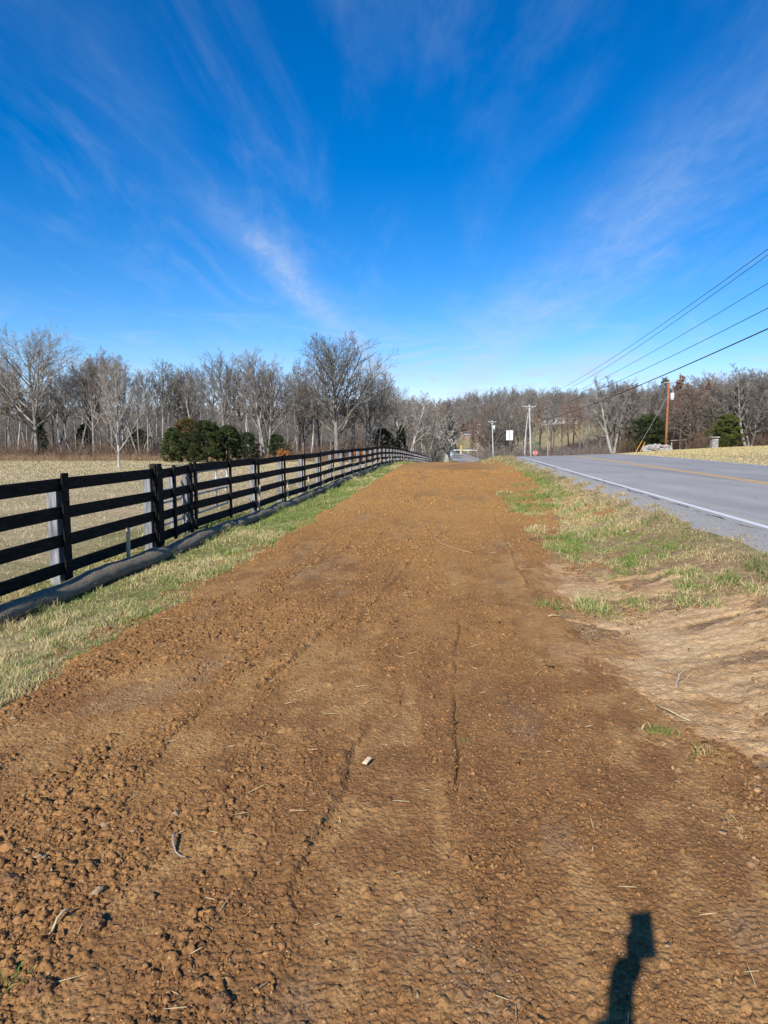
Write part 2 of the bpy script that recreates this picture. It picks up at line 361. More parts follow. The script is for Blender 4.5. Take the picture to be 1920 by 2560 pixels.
def shoulder(s0, s1, seed):
    ys = np.concatenate([np.arange(-12, 16, .06), np.arange(16, 70, .25)]); ss = np.linspace(s0, s1, 22)
    S_, Y_ = np.meshgrid(ss, ys); e = .16 * fbm(Y_ * 1.1, Y_ * 0, 4, seed)
    f = sstep(0, .22, (S_ - s0) + e - .1)
    Zr = Hs(S_, Y_, False) - .05 + .085 * f + .012 * fbm(S_ * 22, Y_ * 22, 2, seed)
    Zr = np.where(S_ > 3.76, Zr - .04, Zr)
    return np.stack([S_ + K(Y_), Y_, Zr], -1)
V = shoulder(3.1, 3.86, 31); tag(new_obj('gravel_shoulder', np_mesh('gravel_shoulder', V.reshape(-1, 3), grid_quads(*V.shape[:2]), smooth=False), grv), kind='structure')

# ------------------------------------------------------------------ dirt strip (graded soil) and pale dragged soil
def masks(S_, Y_):
    smooth_m = sstep(.06, .30, fbm(S_ * 3.0 + .25 * vnoise(S_ * 3, Y_ * 2, 4), Y_ * .5, 4, 41)) # compacted streaks along the strip
    wt = np.exp(-((S_ - .95 + .05 * np.sin(Y_)) / .22) ** 2) * sstep(1, 2, Y_) * sstep(7, 5, Y_)     # wheel track on the right
    wt2 = np.exp(-((S_ + .38 + .02 * Y_) / .16) ** 2) * sstep(3.6, 2.6, Y_)
    wt3 = np.exp(-((S_ + 1.1) / .14) ** 2) * sstep(2.9, 2.2, Y_)
    sm = np.clip(smooth_m + .9 * wt + .8 * wt2 + .9 * wt3, 0, 1)
    coarse = np.clip(.16 + .34 * sstep(.9, -1.2, S_) + .8 * fbm(S_ * .9, Y_ * .6, 3, 51) + .55 * np.exp(-((S_ + 1.3) / .9) ** 2 - ((Y_ - 3.0) / 2.0) ** 2), 0, 1) * (1 - .85 * sm)
    return sm, coarse
def edge_noise(S_, Y_): return .28 * fbm(S_ * 1.2, Y_ * .9, 4, 61) + .07 * fbm(S_ * 9, Y_ * 9, 2, 62)
def dirt_thick(S_, Y_):
    right = np.interp(Y_, [1, 3, 4, 5, 6.5, 9, 12, 15, 20, 45, 60], [1.75, 1.55, 1.35, 1.2, 1.0, 1.25, 1.75, 2.25, 2.55, 2.85, 2.9])
    left = np.interp(Y_, [0, 4, 10, 20, 45, 60], [-2.75, -2.75, -2.85, -3.1, -3.75, -3.8])
    e = np.minimum(right - S_, S_ - left) + edge_noise(S_, Y_)
    return sstep(-.12, .12, e) * .075 - .045 - .05 * sstep(0., -.3, e)
def dirt_height(S_, Y_):
    sm, coarse = masks(S_, Y_)
    near = sstep(26, 5, Y_)
    z = .022 * fbm(S_ * 1.8, Y_ * 1.0, 3, 71)
    z = z + (.005 + .008 * coarse) * np.maximum(fbm(S_ * 11, Y_ * 11, 4, 72, .5), -.1) * (1 - .75 * sm)
    z = z + near * (.005 + .004 * coarse) * fbm(S_ * 70, Y_ * 70, 2, 73)
    z = z - .008 * sm
    z = z - .020 * np.exp(-((S_ - .02 - .05 * fbm(Y_ * 1.6, Y_ * 0, 4, 3)) / .010) ** 2) * sstep(2.4, 2.8, Y_) * sstep(6.2, 5.4, Y_) * np.clip(.5 + 1.9 * vnoise(Y_ * 5, Y_ * 0 + 7, 9), 0, 1.2)
    z = z + .008 * np.exp(-((S_ + .015 - .05 * fbm(Y_ * 1.6, Y_ * 0, 4, 3)) / .022) ** 2) * sstep(2.4, 2.8, Y_) * sstep(6.2, 5.4, Y_)
    for s0, y0, y1, k in ((-.95, 5.4, 9.2, .10), (-1.35, 3.9, 6.0, .13), (-.62, 2.0, 3.8, .06), (.75, 7, 15, .0)):   # blade ridges
        c_ = S_ - s0 - k * (Y_ - y0) - .05 * vnoise(Y_ * 2.4, Y_ * 0, 12)
        z = z + sstep(y0, y0 + .4, Y_) * sstep(y1, y1 - .4, Y_) * (.012 * np.exp(-(c_ / .04) ** 2) * (1 + 2.2 * vnoise(S_ * 20, Y_ * 20, 13)) - .010 * np.exp(-((c_ - .05) / .02) ** 2))
    # tread lugs in the wheel track
    tr = np.exp(-((S_ - 1.02) / .16) ** 2) * sstep(1.3, 1.7, Y_) * sstep(4.2, 3.2, Y_)
    z = z + .0025 * tr * np.sin(Y_ * 230 + 40 * np.abs(S_ - 1.02) + 3 * vnoise(S_ * 8, Y_ * 8, 14)) * (.5 + vnoise(S_ * 5, Y_ * 3, 15))
    return z, sm, coarse
ss = np.linspace(-4.2, 3.7, 1480)
yy = [-4.]
while yy[-1] < 1.0: yy.append(yy[-1] + .06)
while yy[-1] < 68: yy.append(yy[-1] + max(.0048, .0032 * yy[-1]))
S_, Y_ = np.meshgrid(ss, np.array(yy))
dz, sm, coarse = dirt_height(S_, Y_)
# stamped clods
ds = ss[1] - ss[0]; ya = np.array(yy); NST = 190000
cy = 1.2 + 24 * rng.random(NST) ** 2.4; cs = rng.uniform(-2.9, 1.5, NST)
_, cc = masks(cs, cy); keep = rng.random(NST) < (.16 + cc * 1.1); cy = cy[keep]; cs = cs[keep]
cr = .0048 + .0034 * rng.pareto(3.0, len(cy)); cr = np.minimum(cr, .018) * (1 + .04 * cy)
for q in range(len(cy)):
    r_ = cr[q]; j0 = int((cs[q] - r_ - ss[0]) / ds); j1 = int((cs[q] + r_ - ss[0]) / ds) + 2
    i0 = np.searchsorted(ya, cy[q] - r_ * 1.2); i1 = np.searchsorted(ya, cy[q] + r_ * 1.2) + 1
    j0 = max(j0, 0); sub_s = S_[i0:i1, j0:j1] - cs[q]; sub_y = Y_[i0:i1, j0:j1] - cy[q]
    d2 = (sub_s ** 2 + (sub_y * (.8 + .4 * ((q * 7) % 10) / 10)) ** 2) / r_ ** 2
    dz[i0:i1, j0:j1] += r_ * .62 * np.sqrt(np.clip(1 - d2, 0, 1))
base = Hs(S_, Y_, False); tk = dirt_thick(S_, Y_)
Z_ = base + tk + dz * sstep(-.05, .0, tk)
t_big = fbm(S_ * .7, Y_ * .35, 4, 81); t_mid = fbm(S_ * 6, Y_ * 4, 4, 82)
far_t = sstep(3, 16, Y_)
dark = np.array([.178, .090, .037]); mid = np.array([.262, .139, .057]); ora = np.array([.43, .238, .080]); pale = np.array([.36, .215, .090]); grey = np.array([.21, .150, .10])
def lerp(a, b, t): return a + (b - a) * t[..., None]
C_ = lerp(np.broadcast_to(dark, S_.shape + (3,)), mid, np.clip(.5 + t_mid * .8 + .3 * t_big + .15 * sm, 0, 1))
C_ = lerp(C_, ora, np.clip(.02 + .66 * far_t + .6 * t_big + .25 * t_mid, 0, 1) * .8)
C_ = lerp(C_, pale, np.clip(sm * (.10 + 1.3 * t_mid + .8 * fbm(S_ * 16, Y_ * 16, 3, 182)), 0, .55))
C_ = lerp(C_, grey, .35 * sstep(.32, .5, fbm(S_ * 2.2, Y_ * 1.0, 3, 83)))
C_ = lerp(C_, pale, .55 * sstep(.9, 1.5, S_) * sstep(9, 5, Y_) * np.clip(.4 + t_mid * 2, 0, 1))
def mat_soil(name):
    m = bpy.data.materials.new(name); n, l = nodes_of(m); b = n['Principled BSDF']
    a = n.new('ShaderNodeAttribute'); a.attribute_name = 'col'
    tc = n.new('ShaderNodeTexCoord'); P_ = tc.outputs['Object']
    t = noise_node(n, l, P_, 120, 5, .75); t0 = noise_node(n, l, P_, 22, 6, .7)
    r = ramp(n, [(.28, (.62, .60, .58)), (.5, (1., 1., 1.)), (.74, (1.45, 1.42, 1.35))]); l.new(t.outputs['Fac'], r.inputs[0])
    r0 = ramp(n, [(.3, (.78, .76, .74)), (.7, (1.2, 1.2, 1.18))]); l.new(t0.outputs['Fac'], r0.inputs[0])
    c = mix_rgb(n, l, 1., a.outputs['Color'], r.outputs[0], 'MULTIPLY'); c = mix_rgb(n, l, 1., c, r0.outputs[0], 'MULTIPLY')
    vo = n.new('ShaderNodeTexVoronoi'); vo.inputs['Scale'].default_value = 85; l.new(P_, vo.inputs['Vector'])
    vo2 = n.new('ShaderNodeTexVoronoi'); vo2.inputs['Scale'].default_value = 48; l.new(P_, vo2.inputs['Vector'])
    # scattered pale grit
    sel = n.new('ShaderNodeMath'); sel.operation = 'GREATER_THAN'; sel.inputs[1].default_value = .965
    sp = n.new('ShaderNodeSeparateColor'); l.new(vo.outputs['Color'], sp.inputs[0]); l.new(sp.outputs[0], sel.inputs[0])
    ins = n.new('ShaderNodeMath'); ins.operation = 'LESS_THAN'; ins.inputs[1].default_value = .32; l.new(vo.outputs['Distance'], ins.inputs[0])
    mu = n.new('ShaderNodeMath'); mu.operation = 'MULTIPLY'; l.new(sel.outputs[0], mu.inputs[0]); l.new(ins.outputs[0], mu.inputs[1])
    c = mix_rgb(n, l, mu.outputs[0], c, (.44, .30, .16))
    l.new(c, b.inputs['Base Color']); b.inputs['Roughness'].default_value = .95; b.inputs['Specular IOR Level'].default_value = .12
    h1_ = n.new('ShaderNodeMath'); h1_.operation = 'MULTIPLY_ADD'; l.new(vo.outputs['Distance'], h1_.inputs[0]); h1_.inputs[1].default_value = -.7
    h2_ = n.new('ShaderNodeMath'); h2_.operation = 'MULTIPLY_ADD'; l.new(vo2.outputs['Distance'], h2_.inputs[0]); h2_.inputs[1].default_value = -1.3; l.new(t0.outputs['Fac'], h2_.inputs[2])
    l.new(h2_.outputs[0], h1_.inputs[2])
    bp = n.new('ShaderNodeBump'); bp.inputs['Strength'].default_value = .75; bp.inputs['Distance'].default_value = .006; l.new(h1_.outputs[0], bp.inputs['Height']); l.new(bp.outputs[0], b.inputs['Normal'])
    return m
soil = mat_soil('soil')
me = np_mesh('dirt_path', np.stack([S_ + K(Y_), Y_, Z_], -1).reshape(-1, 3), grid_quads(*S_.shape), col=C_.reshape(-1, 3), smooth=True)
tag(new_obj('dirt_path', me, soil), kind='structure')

# pale dragged soil on the right
s2 = np.linspace(.7, 4.0, 420); y2 = [1.0]
while y2[-1] < 11: y2.append(y2[-1] + max(.008, .004 * y2[-1]))
S2, Y2 = np.meshgrid(s2, np.array(y2))
edge_r = np.interp(Y2, [1, 3, 5, 6, 7, 8.0, 9.2, 11], [4.5, 4.2, 3.6, 3.0, 2.5, 2.0, 1.5, .8])
e2 = np.minimum(np.minimum(edge_r - S2, 10.2 - Y2), S2 - np.interp(Y2, [1, 3, 4, 5, 6.5, 9], [1.75, 1.5, 1.15, .9, .6, .5])) + 1.0 * fbm(S2 * 1.3, Y2 * 1.6, 4, 91)
tk2 = sstep(-.2, .1, e2) * .05 - .03 - .04 * sstep(0, -.4, e2)
# curved drag marks: follow arcs sweeping from lower left to the right
u2 = Y2 + .28 * (S2 - 2.2) ** 2 - .1 * S2
g2 = fbm(S2 * 1.6, u2 * 15, 5, 92, .62) ; 
z2 = .005 * g2 + .016 * fbm(S2 * 13, Y2 * 16, 4, 93, .6) + .03 * fbm(S2 * 1.4, Y2 * 1.4, 2, 94) + .009 * (np.abs(fbm(S2 * 50, Y2 * 50, 2, 95)) - .2)
z2 = z2 - .022 * sstep(.13, .26, fbm(S2 * 1.0, u2 * 4.6, 4, 97)) * sstep(1.6, 2.2, S2) * sstep(2.6, 4.0, Y2)
Z2 = Hs(S2, Y2, False) + tk2 + z2
pc = np.array([.50, .345, .19]); pd = np.array([.32, .195, .095]); dk = np.array([.085, .056, .04]); orr = np.array([.42, .235, .10])
Cc = lerp(np.broadcast_to(pc, S2.shape + (3,)), pd, np.clip(.30 + .7 * g2 + .9 * fbm(S2 * 3, Y2 * 3, 3, 96) + .5 * fbm(S2 * 15, Y2 * 15, 3, 196), 0, 1))
Cc = lerp(Cc, orr, .6 * sstep(7, 8.5, Y2) * np.clip(.5 + fbm(S2 * 2, Y2 * 2, 3, 99), 0, 1))
stre = sstep(.13, .26, fbm(S2 * 1.0, u2 * 4.6, 4, 97)) * sstep(1.6, 2.2, S2) * sstep(2.6, 4.0, Y2)
Cc = lerp(Cc, dk, .85 * stre * np.clip(.75 + fbm(S2 * 10, u2 * 30, 2, 98), 0, 1))
er_ = np.interp(Y2, [1, 3, 4, 5, 6.5, 9], [1.75, 1.55, 1.35, 1.2, 1.0, 1.25]); bl = sstep(.32, -.1, S2 - er_ + .5 * fbm(S2 * 3, Y2 * 3, 4, 402)); Cc = lerp(Cc, mid * 1.1, .8 * bl)
me = np_mesh('bare_soil', np.stack([S2 + K(Y2), Y2, Z2], -1).reshape(-1, 3), grid_quads(*S2.shape), col=Cc.reshape(-1, 3), smooth=True)
tag(new_obj('bare_soil', me, soil), kind='structure')
def soil_z(x, y):
    s = np.asarray(x) - K(y); y = np.asarray(y, float)
    a = Hs(s, y); d_, _, _ = dirt_height(s, y); bb = Hs(s, y, False) + dirt_thick(s, y) + d_
    return np.maximum(a, bb)

# loose clods lying on the dirt
import bmesh
def ico(sub):
    bm = bmesh.new(); bmesh.ops.create_icosphere(bm, subdivisions=sub, radius=1.)
    V = np.array([v.co[:] for v in bm.verts]); T = np.array([[v.index for v in f.verts] for f in bm.faces]); bm.free(); return V, T
def rocks(px_, py_, rad, pz, sub, seed, flat=.7, cols=None, jag=.28):
    V0, T0 = ico(sub); m_ = len(px_); g = np.random.default_rng(seed)
    V = np.repeat(V0[None], m_, 0) * (1 + jag * g.standard_normal((m_, len(V0), 1)))
    sc_ = np.stack([g.uniform(.7, 1.35, m_), g.uniform(.7, 1.35, m_), g.uniform(.5, 1., m_) * flat / .7], -1)
    V = V * sc_[:, None, :]; a = g.uniform(0, 6.28, m_); ca, sa = np.cos(a)[:, None], np.sin(a)[:, None]
    V = np.stack([V[..., 0] * ca - V[..., 1] * sa, V[..., 0] * sa + V[..., 1] * ca, V[..., 2]], -1) * rad[:, None, None]
    V = V + np.stack([px_, py_, pz], -1)[:, None, :]
    T = (T0[None] + (np.arange(m_) * len(V0))[:, None, None]).reshape(-1, 3)
    C = None if cols is None else np.repeat(cols[:, None, :], len(V0), 1).reshape(-1, 3)
    return V.reshape(-1, 3), T, C
N = 800000
ry = 1.15 + 34 * rng.random(N) ** 2.9; rs_ = rng.uniform(-3.2, 3.0, N); _, cc = masks(rs_, ry)
keep = ((rs_ < 1.9) | (ry > 12)) & (rng.random(N) < (.46 - .40 * masks(rs_, ry)[0] + .7 * cc)) & (np.abs(rs_ + K(ry)) < .6 * ry + .4); ry = ry[keep]; rs_ = rs_[keep]
cq = .35 + .65 * masks(rs_, ry)[1]; rad = np.minimum(.0025 + .0021 * cq * rng.pareto(2.2, len(ry)), .0045 + .010 * cq) * (1 + .06 * ry)
rx = rs_ + K(ry); rz_ = soil_z(rx, ry) + rad * .08
tcol = rng.random((len(ry), 1)); cols = (dark * .75 * (1 - tcol) + mid * 1.25 * tcol) * (1 - sstep(3, 16, ry))[:, None] + (mid * (1 - tcol) + ora * tcol) * sstep(3, 16, ry)[:, None]; pk = rng.random(len(ry)) < .02; cols[pk] = (.30, .22, .14)
V, T, C = rocks(rx, ry, rad * 1.1, rz_, 1, 5, cols=cols, jag=.46)
tag(new_obj('soil_clods', np_mesh('soil_clods', V, T=T, col=C, smooth=False), soil), 'crumbled brown clods scattered over the graded dirt strip', 'soil clods', kind='stuff')
N = 70000
ry = 2.4 + 8 * rng.random(N) ** 1.3; rs_ = rng.uniform(1.0, 3.6, N); k = rng.random(N) < np.clip(.35 + 1.5 * fbm(rs_ * 2, ry * 2, 3, 401), .04, 1) * sstep(3.4, 1.4, rs_); ry, rs_ = ry[k], rs_[k]
rad = np.minimum(.0024 + .0020 * rng.pareto(2.4, len(ry)), .017); rx = rs_ + K(ry)
tcol = rng.random((len(ry), 1)); cols = np.array([.20, .115, .058]) * (1 - tcol) + np.array([.38, .25, .13]) * tcol
V, T, C = rocks(rx, ry, rad, Hs(rs_, ry, False) + .02 + rad * .2, 1, 6, cols=cols)
tag(new_obj('soil_crumbs', np_mesh('soil_crumbs', V, T=T, col=C), soil), 'small tan crumbs scattered over the pale dragged soil', 'soil crumbs', kind='stuff')
# larger single clods
def ground_pt(px, py, z=0.02):
    Yc = (py - 1280) / F; dn = Yc * math.cos(PITCH) + math.sin(PITCH); fw = math.cos(PITCH) - Yc * math.sin(PITCH)
    t = (CAMZ - z) / dn; return ((px - 960) / F * t, fw * t)
clodm = mat_noise('clod_soil', (.12, .058, .027), (.25, .13, .058), 30, .95, 1, .012, c3=(.40, .24, .11), bscale=110)
for i, (px, py, r_, lb) in enumerate([
        (1560, 1449, .068, 'fist-sized orange-brown clod lying on the pale dragged soil below the road'),
        (548, 2488, .042, 'pale-topped clod at the bottom of the picture left of centre'),
        (92, 2455, .046, 'rounded clod with a long shadow at the bottom left corner'),
        (232, 2290, .048, 'largest of the clods in the rough patch at lower left'),
        (375, 2218, .030, 'yellowish flat stone pressed into the dirt at lower left'),
        (20, 2190, .060, 'big dark broken clod at the left edge of the picture'),
        (1480, 1632, .062, 'brown clod on the edge where the dirt meets pale soil'),
        (1517, 1650, .045, 'smaller brown lump beside the clod at the pale soil edge'),
        (1905, 1842, .034, 'brown clod near the right edge below the dragged soil'),
        (1510, 1232, .07, 'small reddish clod in the grass beside the road shoulder')]):
    x, y = ground_pt(px, py, .08 if px > 1450 else .03)
    z = float(max(soil_z(np.array([x]), np.array([y]))[0], h1(x, y)))
    r_ *= .8; V, T, _ = rocks(np.array([0.]), np.array([0.]), np.array([r_]), np.array([0.]), 5, 40 + i, flat=.62, jag=.006)
    V = V * (1 + .55 * fbm(V[:, 0] / r_ * 1.3 + 3 * i + V[:, 2] / r_ * .7, V[:, 1] / r_ * 1.3 + V[:, 2] / r_, 5, 200 + i, .6) - .5 * np.abs(fbm(V[:, 0] / r_ * 2.2 + 9, V[:, 1] / r_ * 2.2 + 2 * V[:, 2] / r_, 3, 220 + i)))[:, None]
    o = new_obj('dirt_clod', np_mesh('dirt_clod', V, T=T, smooth=False), clodm); o.location = (x, y, z + r_ * .10)
    tag(o, lb, 'clod')
# straw, roots and stems lying about
m_straw = mat_noise('dry_stem', (.36, .27, .14), (.62, .50, .30), 30, .8, .2)
m_wood = mat_noise('weathered_wood', (.20, .17, .14), (.42, .37, .31), 10, .85, .5, .004, (6, 6, .6), bscale=40)
lst = []
for q in range(540):
    y = 1.5 + 11 * random.random() ** 1.5; s = random.uniform(-2.7, 1.6) if q < 250 else random.uniform(1.1, 3.4); x = s + float(K(y)); a = random.uniform(0, 6.28); ln = random.uniform(.015, .07) * (1 + .05 * y)
    z = float(soil_z(np.array([x]), np.array([y]))[0]) + .012
    p = [np.array([x + math.cos(a) * ln * t + .2 * ln * math.sin(3 * t) * math.sin(a), y + math.sin(a) * ln * t, z + .006 * math.sin(3.1 * t)]) for t in (-.5, 0, .5)]
    lst.append((p, [.0012 * (1 + .1 * y), .0016 * (1 + .1 * y), .0008], 4))
V, Q = tubes(lst); tag(new_obj('straw_bits', np_mesh('straw_bits', V, Q), m_straw), 'pale straw and root bits strewn across the dirt', 'straw', kind='stuff')
def stick(name, pts, rad, mat, label, cat='stick', sides=6):
    o = MB().tube(pts, rad, sides).build(name, mat, smooth=True); return tag(o, label, cat)
def gz(x, y, d=0): return float(soil_z(np.array([x]), np.array([y]))[0]) + d
x, y = ground_pt(1690, 1680, .1); z = h1(x, y)
stick('stick', [(x, y, z - .02), (x + .012, y + .01, z + .07), (x + .03, y + .02, z + .13), (x + .075, y + .03, z + .165)], [.007, .006, .005, .002], m_wood, 'bent grey stick standing upright in the pale soil')
x, y = ground_pt(1650, 1645, .1); z = h1(x, y)
stick('stick', [(x - .03, y, z + .02), (x, y + .01, z + .05), (x + .04, y - .03, z + .02), (x + .09, y - .02, z + .03)], [.004, .007, .005, .002], m_wood, 'crooked grey twig lying left of the upright stick')
for (p0, p1, r_, lb) in [((1275, 1262), (1310, 1270), .008, 'pale straight stick where dirt meets the right verge'),
        ((1370, 1540), (1405, 1534), .006, 'pale thin stick lying left of the dragged pale soil'),
        ((1555, 1570), (1625, 1605), .006, 'dark root lying across the pale dragged soil'),
        ((1640, 1742), (1860, 1800), .004, 'long thin pale root along the lower edge of the pale soil'),
        ((440, 2075), (453, 2140), .005, 'dark curved root in the rough dirt at lower left'),
        ((180, 2270), (115, 2335), .005, 'straw stalk lying across the clods at lower left'),
        ((1128, 1325), (1140, 1385), .005, 'thin pale stalk standing out in the middle of the dirt')]:
    a = ground_pt(*p0, .06 if p0[0] > 1500 else .02); c = ground_pt(*p1, .06 if p0[0] > 1500 else .02)
    pts = []
    for k in range(6):
        t = k / 5; xx = a[0] + (c[0] - a[0]) * t + .12 * (c[1] - a[1]) * math.sin(t * 4); yq = a[1] + (c[1] - a[1]) * t
        pts.append((xx, yq, max(gz(xx, yq), h1(xx, yq)) + .018 + .012 * math.sin(t * 7)))
    stick('stick', pts, [r_ * .6, r_, r_, r_ * .8, r_ * .7, r_ * .4], m_straw if 'dark' not in lb else m_wood, lb)
x, y = ground_pt(918, 1902, .02)
wc = MB(); ax = [Vector((.45, .89, .1)).normalized(), None, None]; ax[1] = Vector((0, 0, 1)).cross(ax[0]).normalized(); ax[2] = ax[0].cross(ax[1])
wc.box((x, y, gz(x, y) + .022), (.06, .026, .007), ax=ax, taper=.85); m_chip = mat_noise('split_wood', (.50, .38, .24), (.70, .56, .38), 20, .8, .3)
tag(wc.build('wood_chip', m_chip, bevel=.001), 'pale split wood chip beside a root clump in the middle of the dirt', 'wood chip')

# ------------------------------------------------------------------ grass blades (one object per area, nobody could count them)
def blades(name, x, y, z, h, wd, cols, seed, lean=.9, label=''):
    g = np.random.default_rng(seed); m_ = len(x); az = g.uniform(0, 6.283, m_); fx, fy = np.cos(az), np.sin(az)
    la = g.uniform(0, 6.283, m_); ln = h * lean * (1 - .75 * g.random(m_) ** 1.6)
    bx, by = np.cos(la) * ln, np.sin(la) * ln
    V = np.empty((m_, 6, 3)); hz = h * np.sqrt(np.clip(1 - (ln / (h * 1.15)) ** 2, .05, 1))
    for k, (t, ww) in enumerate(((0, 1.), (.55, .8), (1., .12))):
        cxp = x + bx * t ** 1.8; cyp = y + by * t ** 1.8; czp = z - .01 * (t == 0) + hz * t
        V[:, 2 * k, 0] = cxp - fx * wd * ww / 2; V[:, 2 * k, 1] = cyp - fy * wd * ww / 2; V[:, 2 * k, 2] = czp
        V[:, 2 * k + 1, 0] = cxp + fx * wd * ww / 2; V[:, 2 * k + 1, 1] = cyp + fy * wd * ww / 2; V[:, 2 * k + 1, 2] = czp
    b_ = (np.arange(m_) * 6)[:, None]; Q = np.concatenate([b_ + np.array([[0, 1, 3, 2]]), b_ + np.array([[2, 3, 5, 4]])])
    C = np.repeat(cols[:, None, :], 6, 1).reshape(-1, 3)
    return tag(new_obj(name, np_mesh(name, V.reshape(-1, 3), Q, col=C), m_blade), label, 'grass', kind='stuff')
m_blade = mat_attr('grass_blade', .7, .25, .15, 30)
GREEN = np.array([.070, .145, .026]); GR2 = np.array([.26, .30, .08]); STR = np.array([.60, .49, .26]); STR2 = np.array([.38, .30, .14]); BRN = np.array([.26, .18, .12])
def gcol(m_, pg, seed):
    g = np.random.default_rng(seed); u = g.random(m_); t = g.random((m_, 1))
    gr = GREEN * (1 - t) + GR2 * t; st = STR * (1 - t) + STR2 * t
    return np.where((u < pg)[:, None], gr, st)
def scatter(n_, s0, s1, y0, y1, pw=1.9):
    y = y0 + (y1 - y0) * rng.random(n_) ** pw; s = rng.uniform(s0, s1, n_); return s, y
# left strip between the dirt and the fence
s, y = scatter(620000, -5.2, -2.45, 3.0, 62, 2.1)
cl = fbm(s * 1.6, y * 1.6, 3, 301); dens = sstep(.0, .12, np.interp(y, [0, 4, 10, 20, 45, 60], [-2.75, -2.75, -2.85, -3.1, -3.75, -3.8]) - s - edge_noise(s, y) + .10) * np.clip(.75 + 1.0 * cl, .12, 1)
fx_ = -4.4 - .0046 * y; dens = dens * np.where(np.abs(s - fx_) < .09, .25, 1)
k = rng.random(len(s)) < dens; s, y = s[k], y[k]; cl = cl[k]
ht = (.020 + .040 * rng.random(len(s)) ** 1.5) * (1 + 1.2 * np.clip(cl, -.5, .6)) * (1 + .012 * y); ht *= 1 + .7 * np.exp(-((s + 4.25) / .18) ** 2); c2 = vnoise(s * 7, y * 5, 304) + .5 * vnoise(s * 16, y * 12, 305); ht *= np.clip(1 + 1.6 * c2, .3, 2.2); kk_ = rng.random(len(s)) < np.clip(.62 + 1.5 * c2, .08, 1); s, y, cl, ht = s[kk_], y[kk_], cl[kk_], ht[kk_]
pg = np.clip(.76 + 1.5 * fbm(s * .9, y * .7, 3, 302) + .8 * vnoise(s * 5, y * 4, 306) + .22 * np.exp(-((s + 4.1) / .35) ** 2), .06, .92)
blades('verge_grass', s + K(y), y, Hs(s, y), ht, .0022 * (1 + .19 * y), gcol(len(s), pg, 1), 11, 1.14, 'green and straw grass between the black fence and the dirt')
# near field beyond the fence
s, y = scatter(420000, -62, -4.9, 4.5, 97, 1.45)
k = s + K(y) > -.62 * y - 3; s, y = s[k], y[k]
ht = (.015 + .035 * rng.random(len(s))) * (1 + .022 * y); ht *= np.clip(1 + 1.5 * vnoise(s * 3.5, y * 2.2, 307), .3, 2); pg = np.clip(.12 + .75 * fbm(s * .5, y * .5, 3, 303) + .25 * sstep(-8, -5, s) * sstep(20, 8, y), .02, .6)
blades('field_grass', s + K(y), y, Hs(s, y), ht, .0028 * (1 + .20 * y), gcol(len(s), pg, 2) * np.array([.92, .93, 1.12]), 12, 1.1, 'dry straw-coloured pasture grass beyond the fence')
# right bank: patches of green tufts between bare soil
s, y = scatter(620000, .75, 3.55, 3.2, 66, 1.9)
cl = fbm(s * 1.5, y * 1.1, 4, 311)
inb = .22 + 2.0 * cl + .62 * sstep(1.2, 2.4, s) * sstep(6.2, 8.5, y) + .95 * sstep(2.4, 3.2, s + .25 * (y - 5)) * sstep(4.4, 5.6, y) - 1.2 * sstep(6.6, 5.4, y) * sstep(3.0, 2.4, s) + .25 * sstep(14, 24, y) - .8 * sstep(1.5, 1.0, s) - (.75 * sstep(9, 14, y) + 1.7 * sstep(16, 26, y)) * sstep(.25, -.1, s - np.interp(y, [9, 12, 15, 20, 45, 60], [1.25, 1.75, 2.25, 2.55, 2.85, 2.9]) + .6 * edge_noise(s, y))
k = rng.random(len(s)) < np.clip(inb, 0, 1); s, y = s[k], y[k]; cl = cl[k]
ht = (.018 + .042 * rng.random(len(s)) ** 1.5) * (1 + 1.5 * np.clip(cl, -.4, .5)) * (1 + .010 * y); c2 = vnoise(s * 5.5, y * 3.6, 314) + .5 * vnoise(s * 13, y * 9, 315); ht *= np.clip(1 + 1.8 * c2, .35, 2.4); kk_ = rng.random(len(s)) < np.clip(.62 + 1.8 * c2, .05, 1); s, y, cl, ht = s[kk_], y[kk_], cl[kk_], ht[kk_]
pg = np.clip(.74 + 1.7 * fbm(s * 1.1, y * .9, 3, 312) + .7 * vnoise(s * 5.5, y * 3.6, 314) - .25 * sstep(2.7, 3.3, s) - .08 * sstep(14, 30, y), .04, .93)
cz = gcol(len(s), pg, 3); t = (rng.random(len(s)) < .5 * sstep(2.6, 3.2, s)); cz[t] = BRN * 1.2
blades('bank_grass', s + K(y), y, Hs(s, y), ht, .0024 * (1 + .19 * y), cz, 13, 1.15, 'tufted green and dead grass on the bank below the road')
# far side of the road
s, y = scatter(120000, 11.5, 45, 14, 75, 1.4)
k = s + K(y) < .62 * y + 3; s, y = s[k], y[k]
blades('far_verge_grass', s + K(y), y, Hs(s, y), (.03 + .04 * rng.random(len(s))) * (1 + .012 * y), .004 * (1 + .16 * y), gcol(len(s), np.full(len(s), .05), 4), 14, 1., 'mown straw-coloured grass beyond the far side of the road')
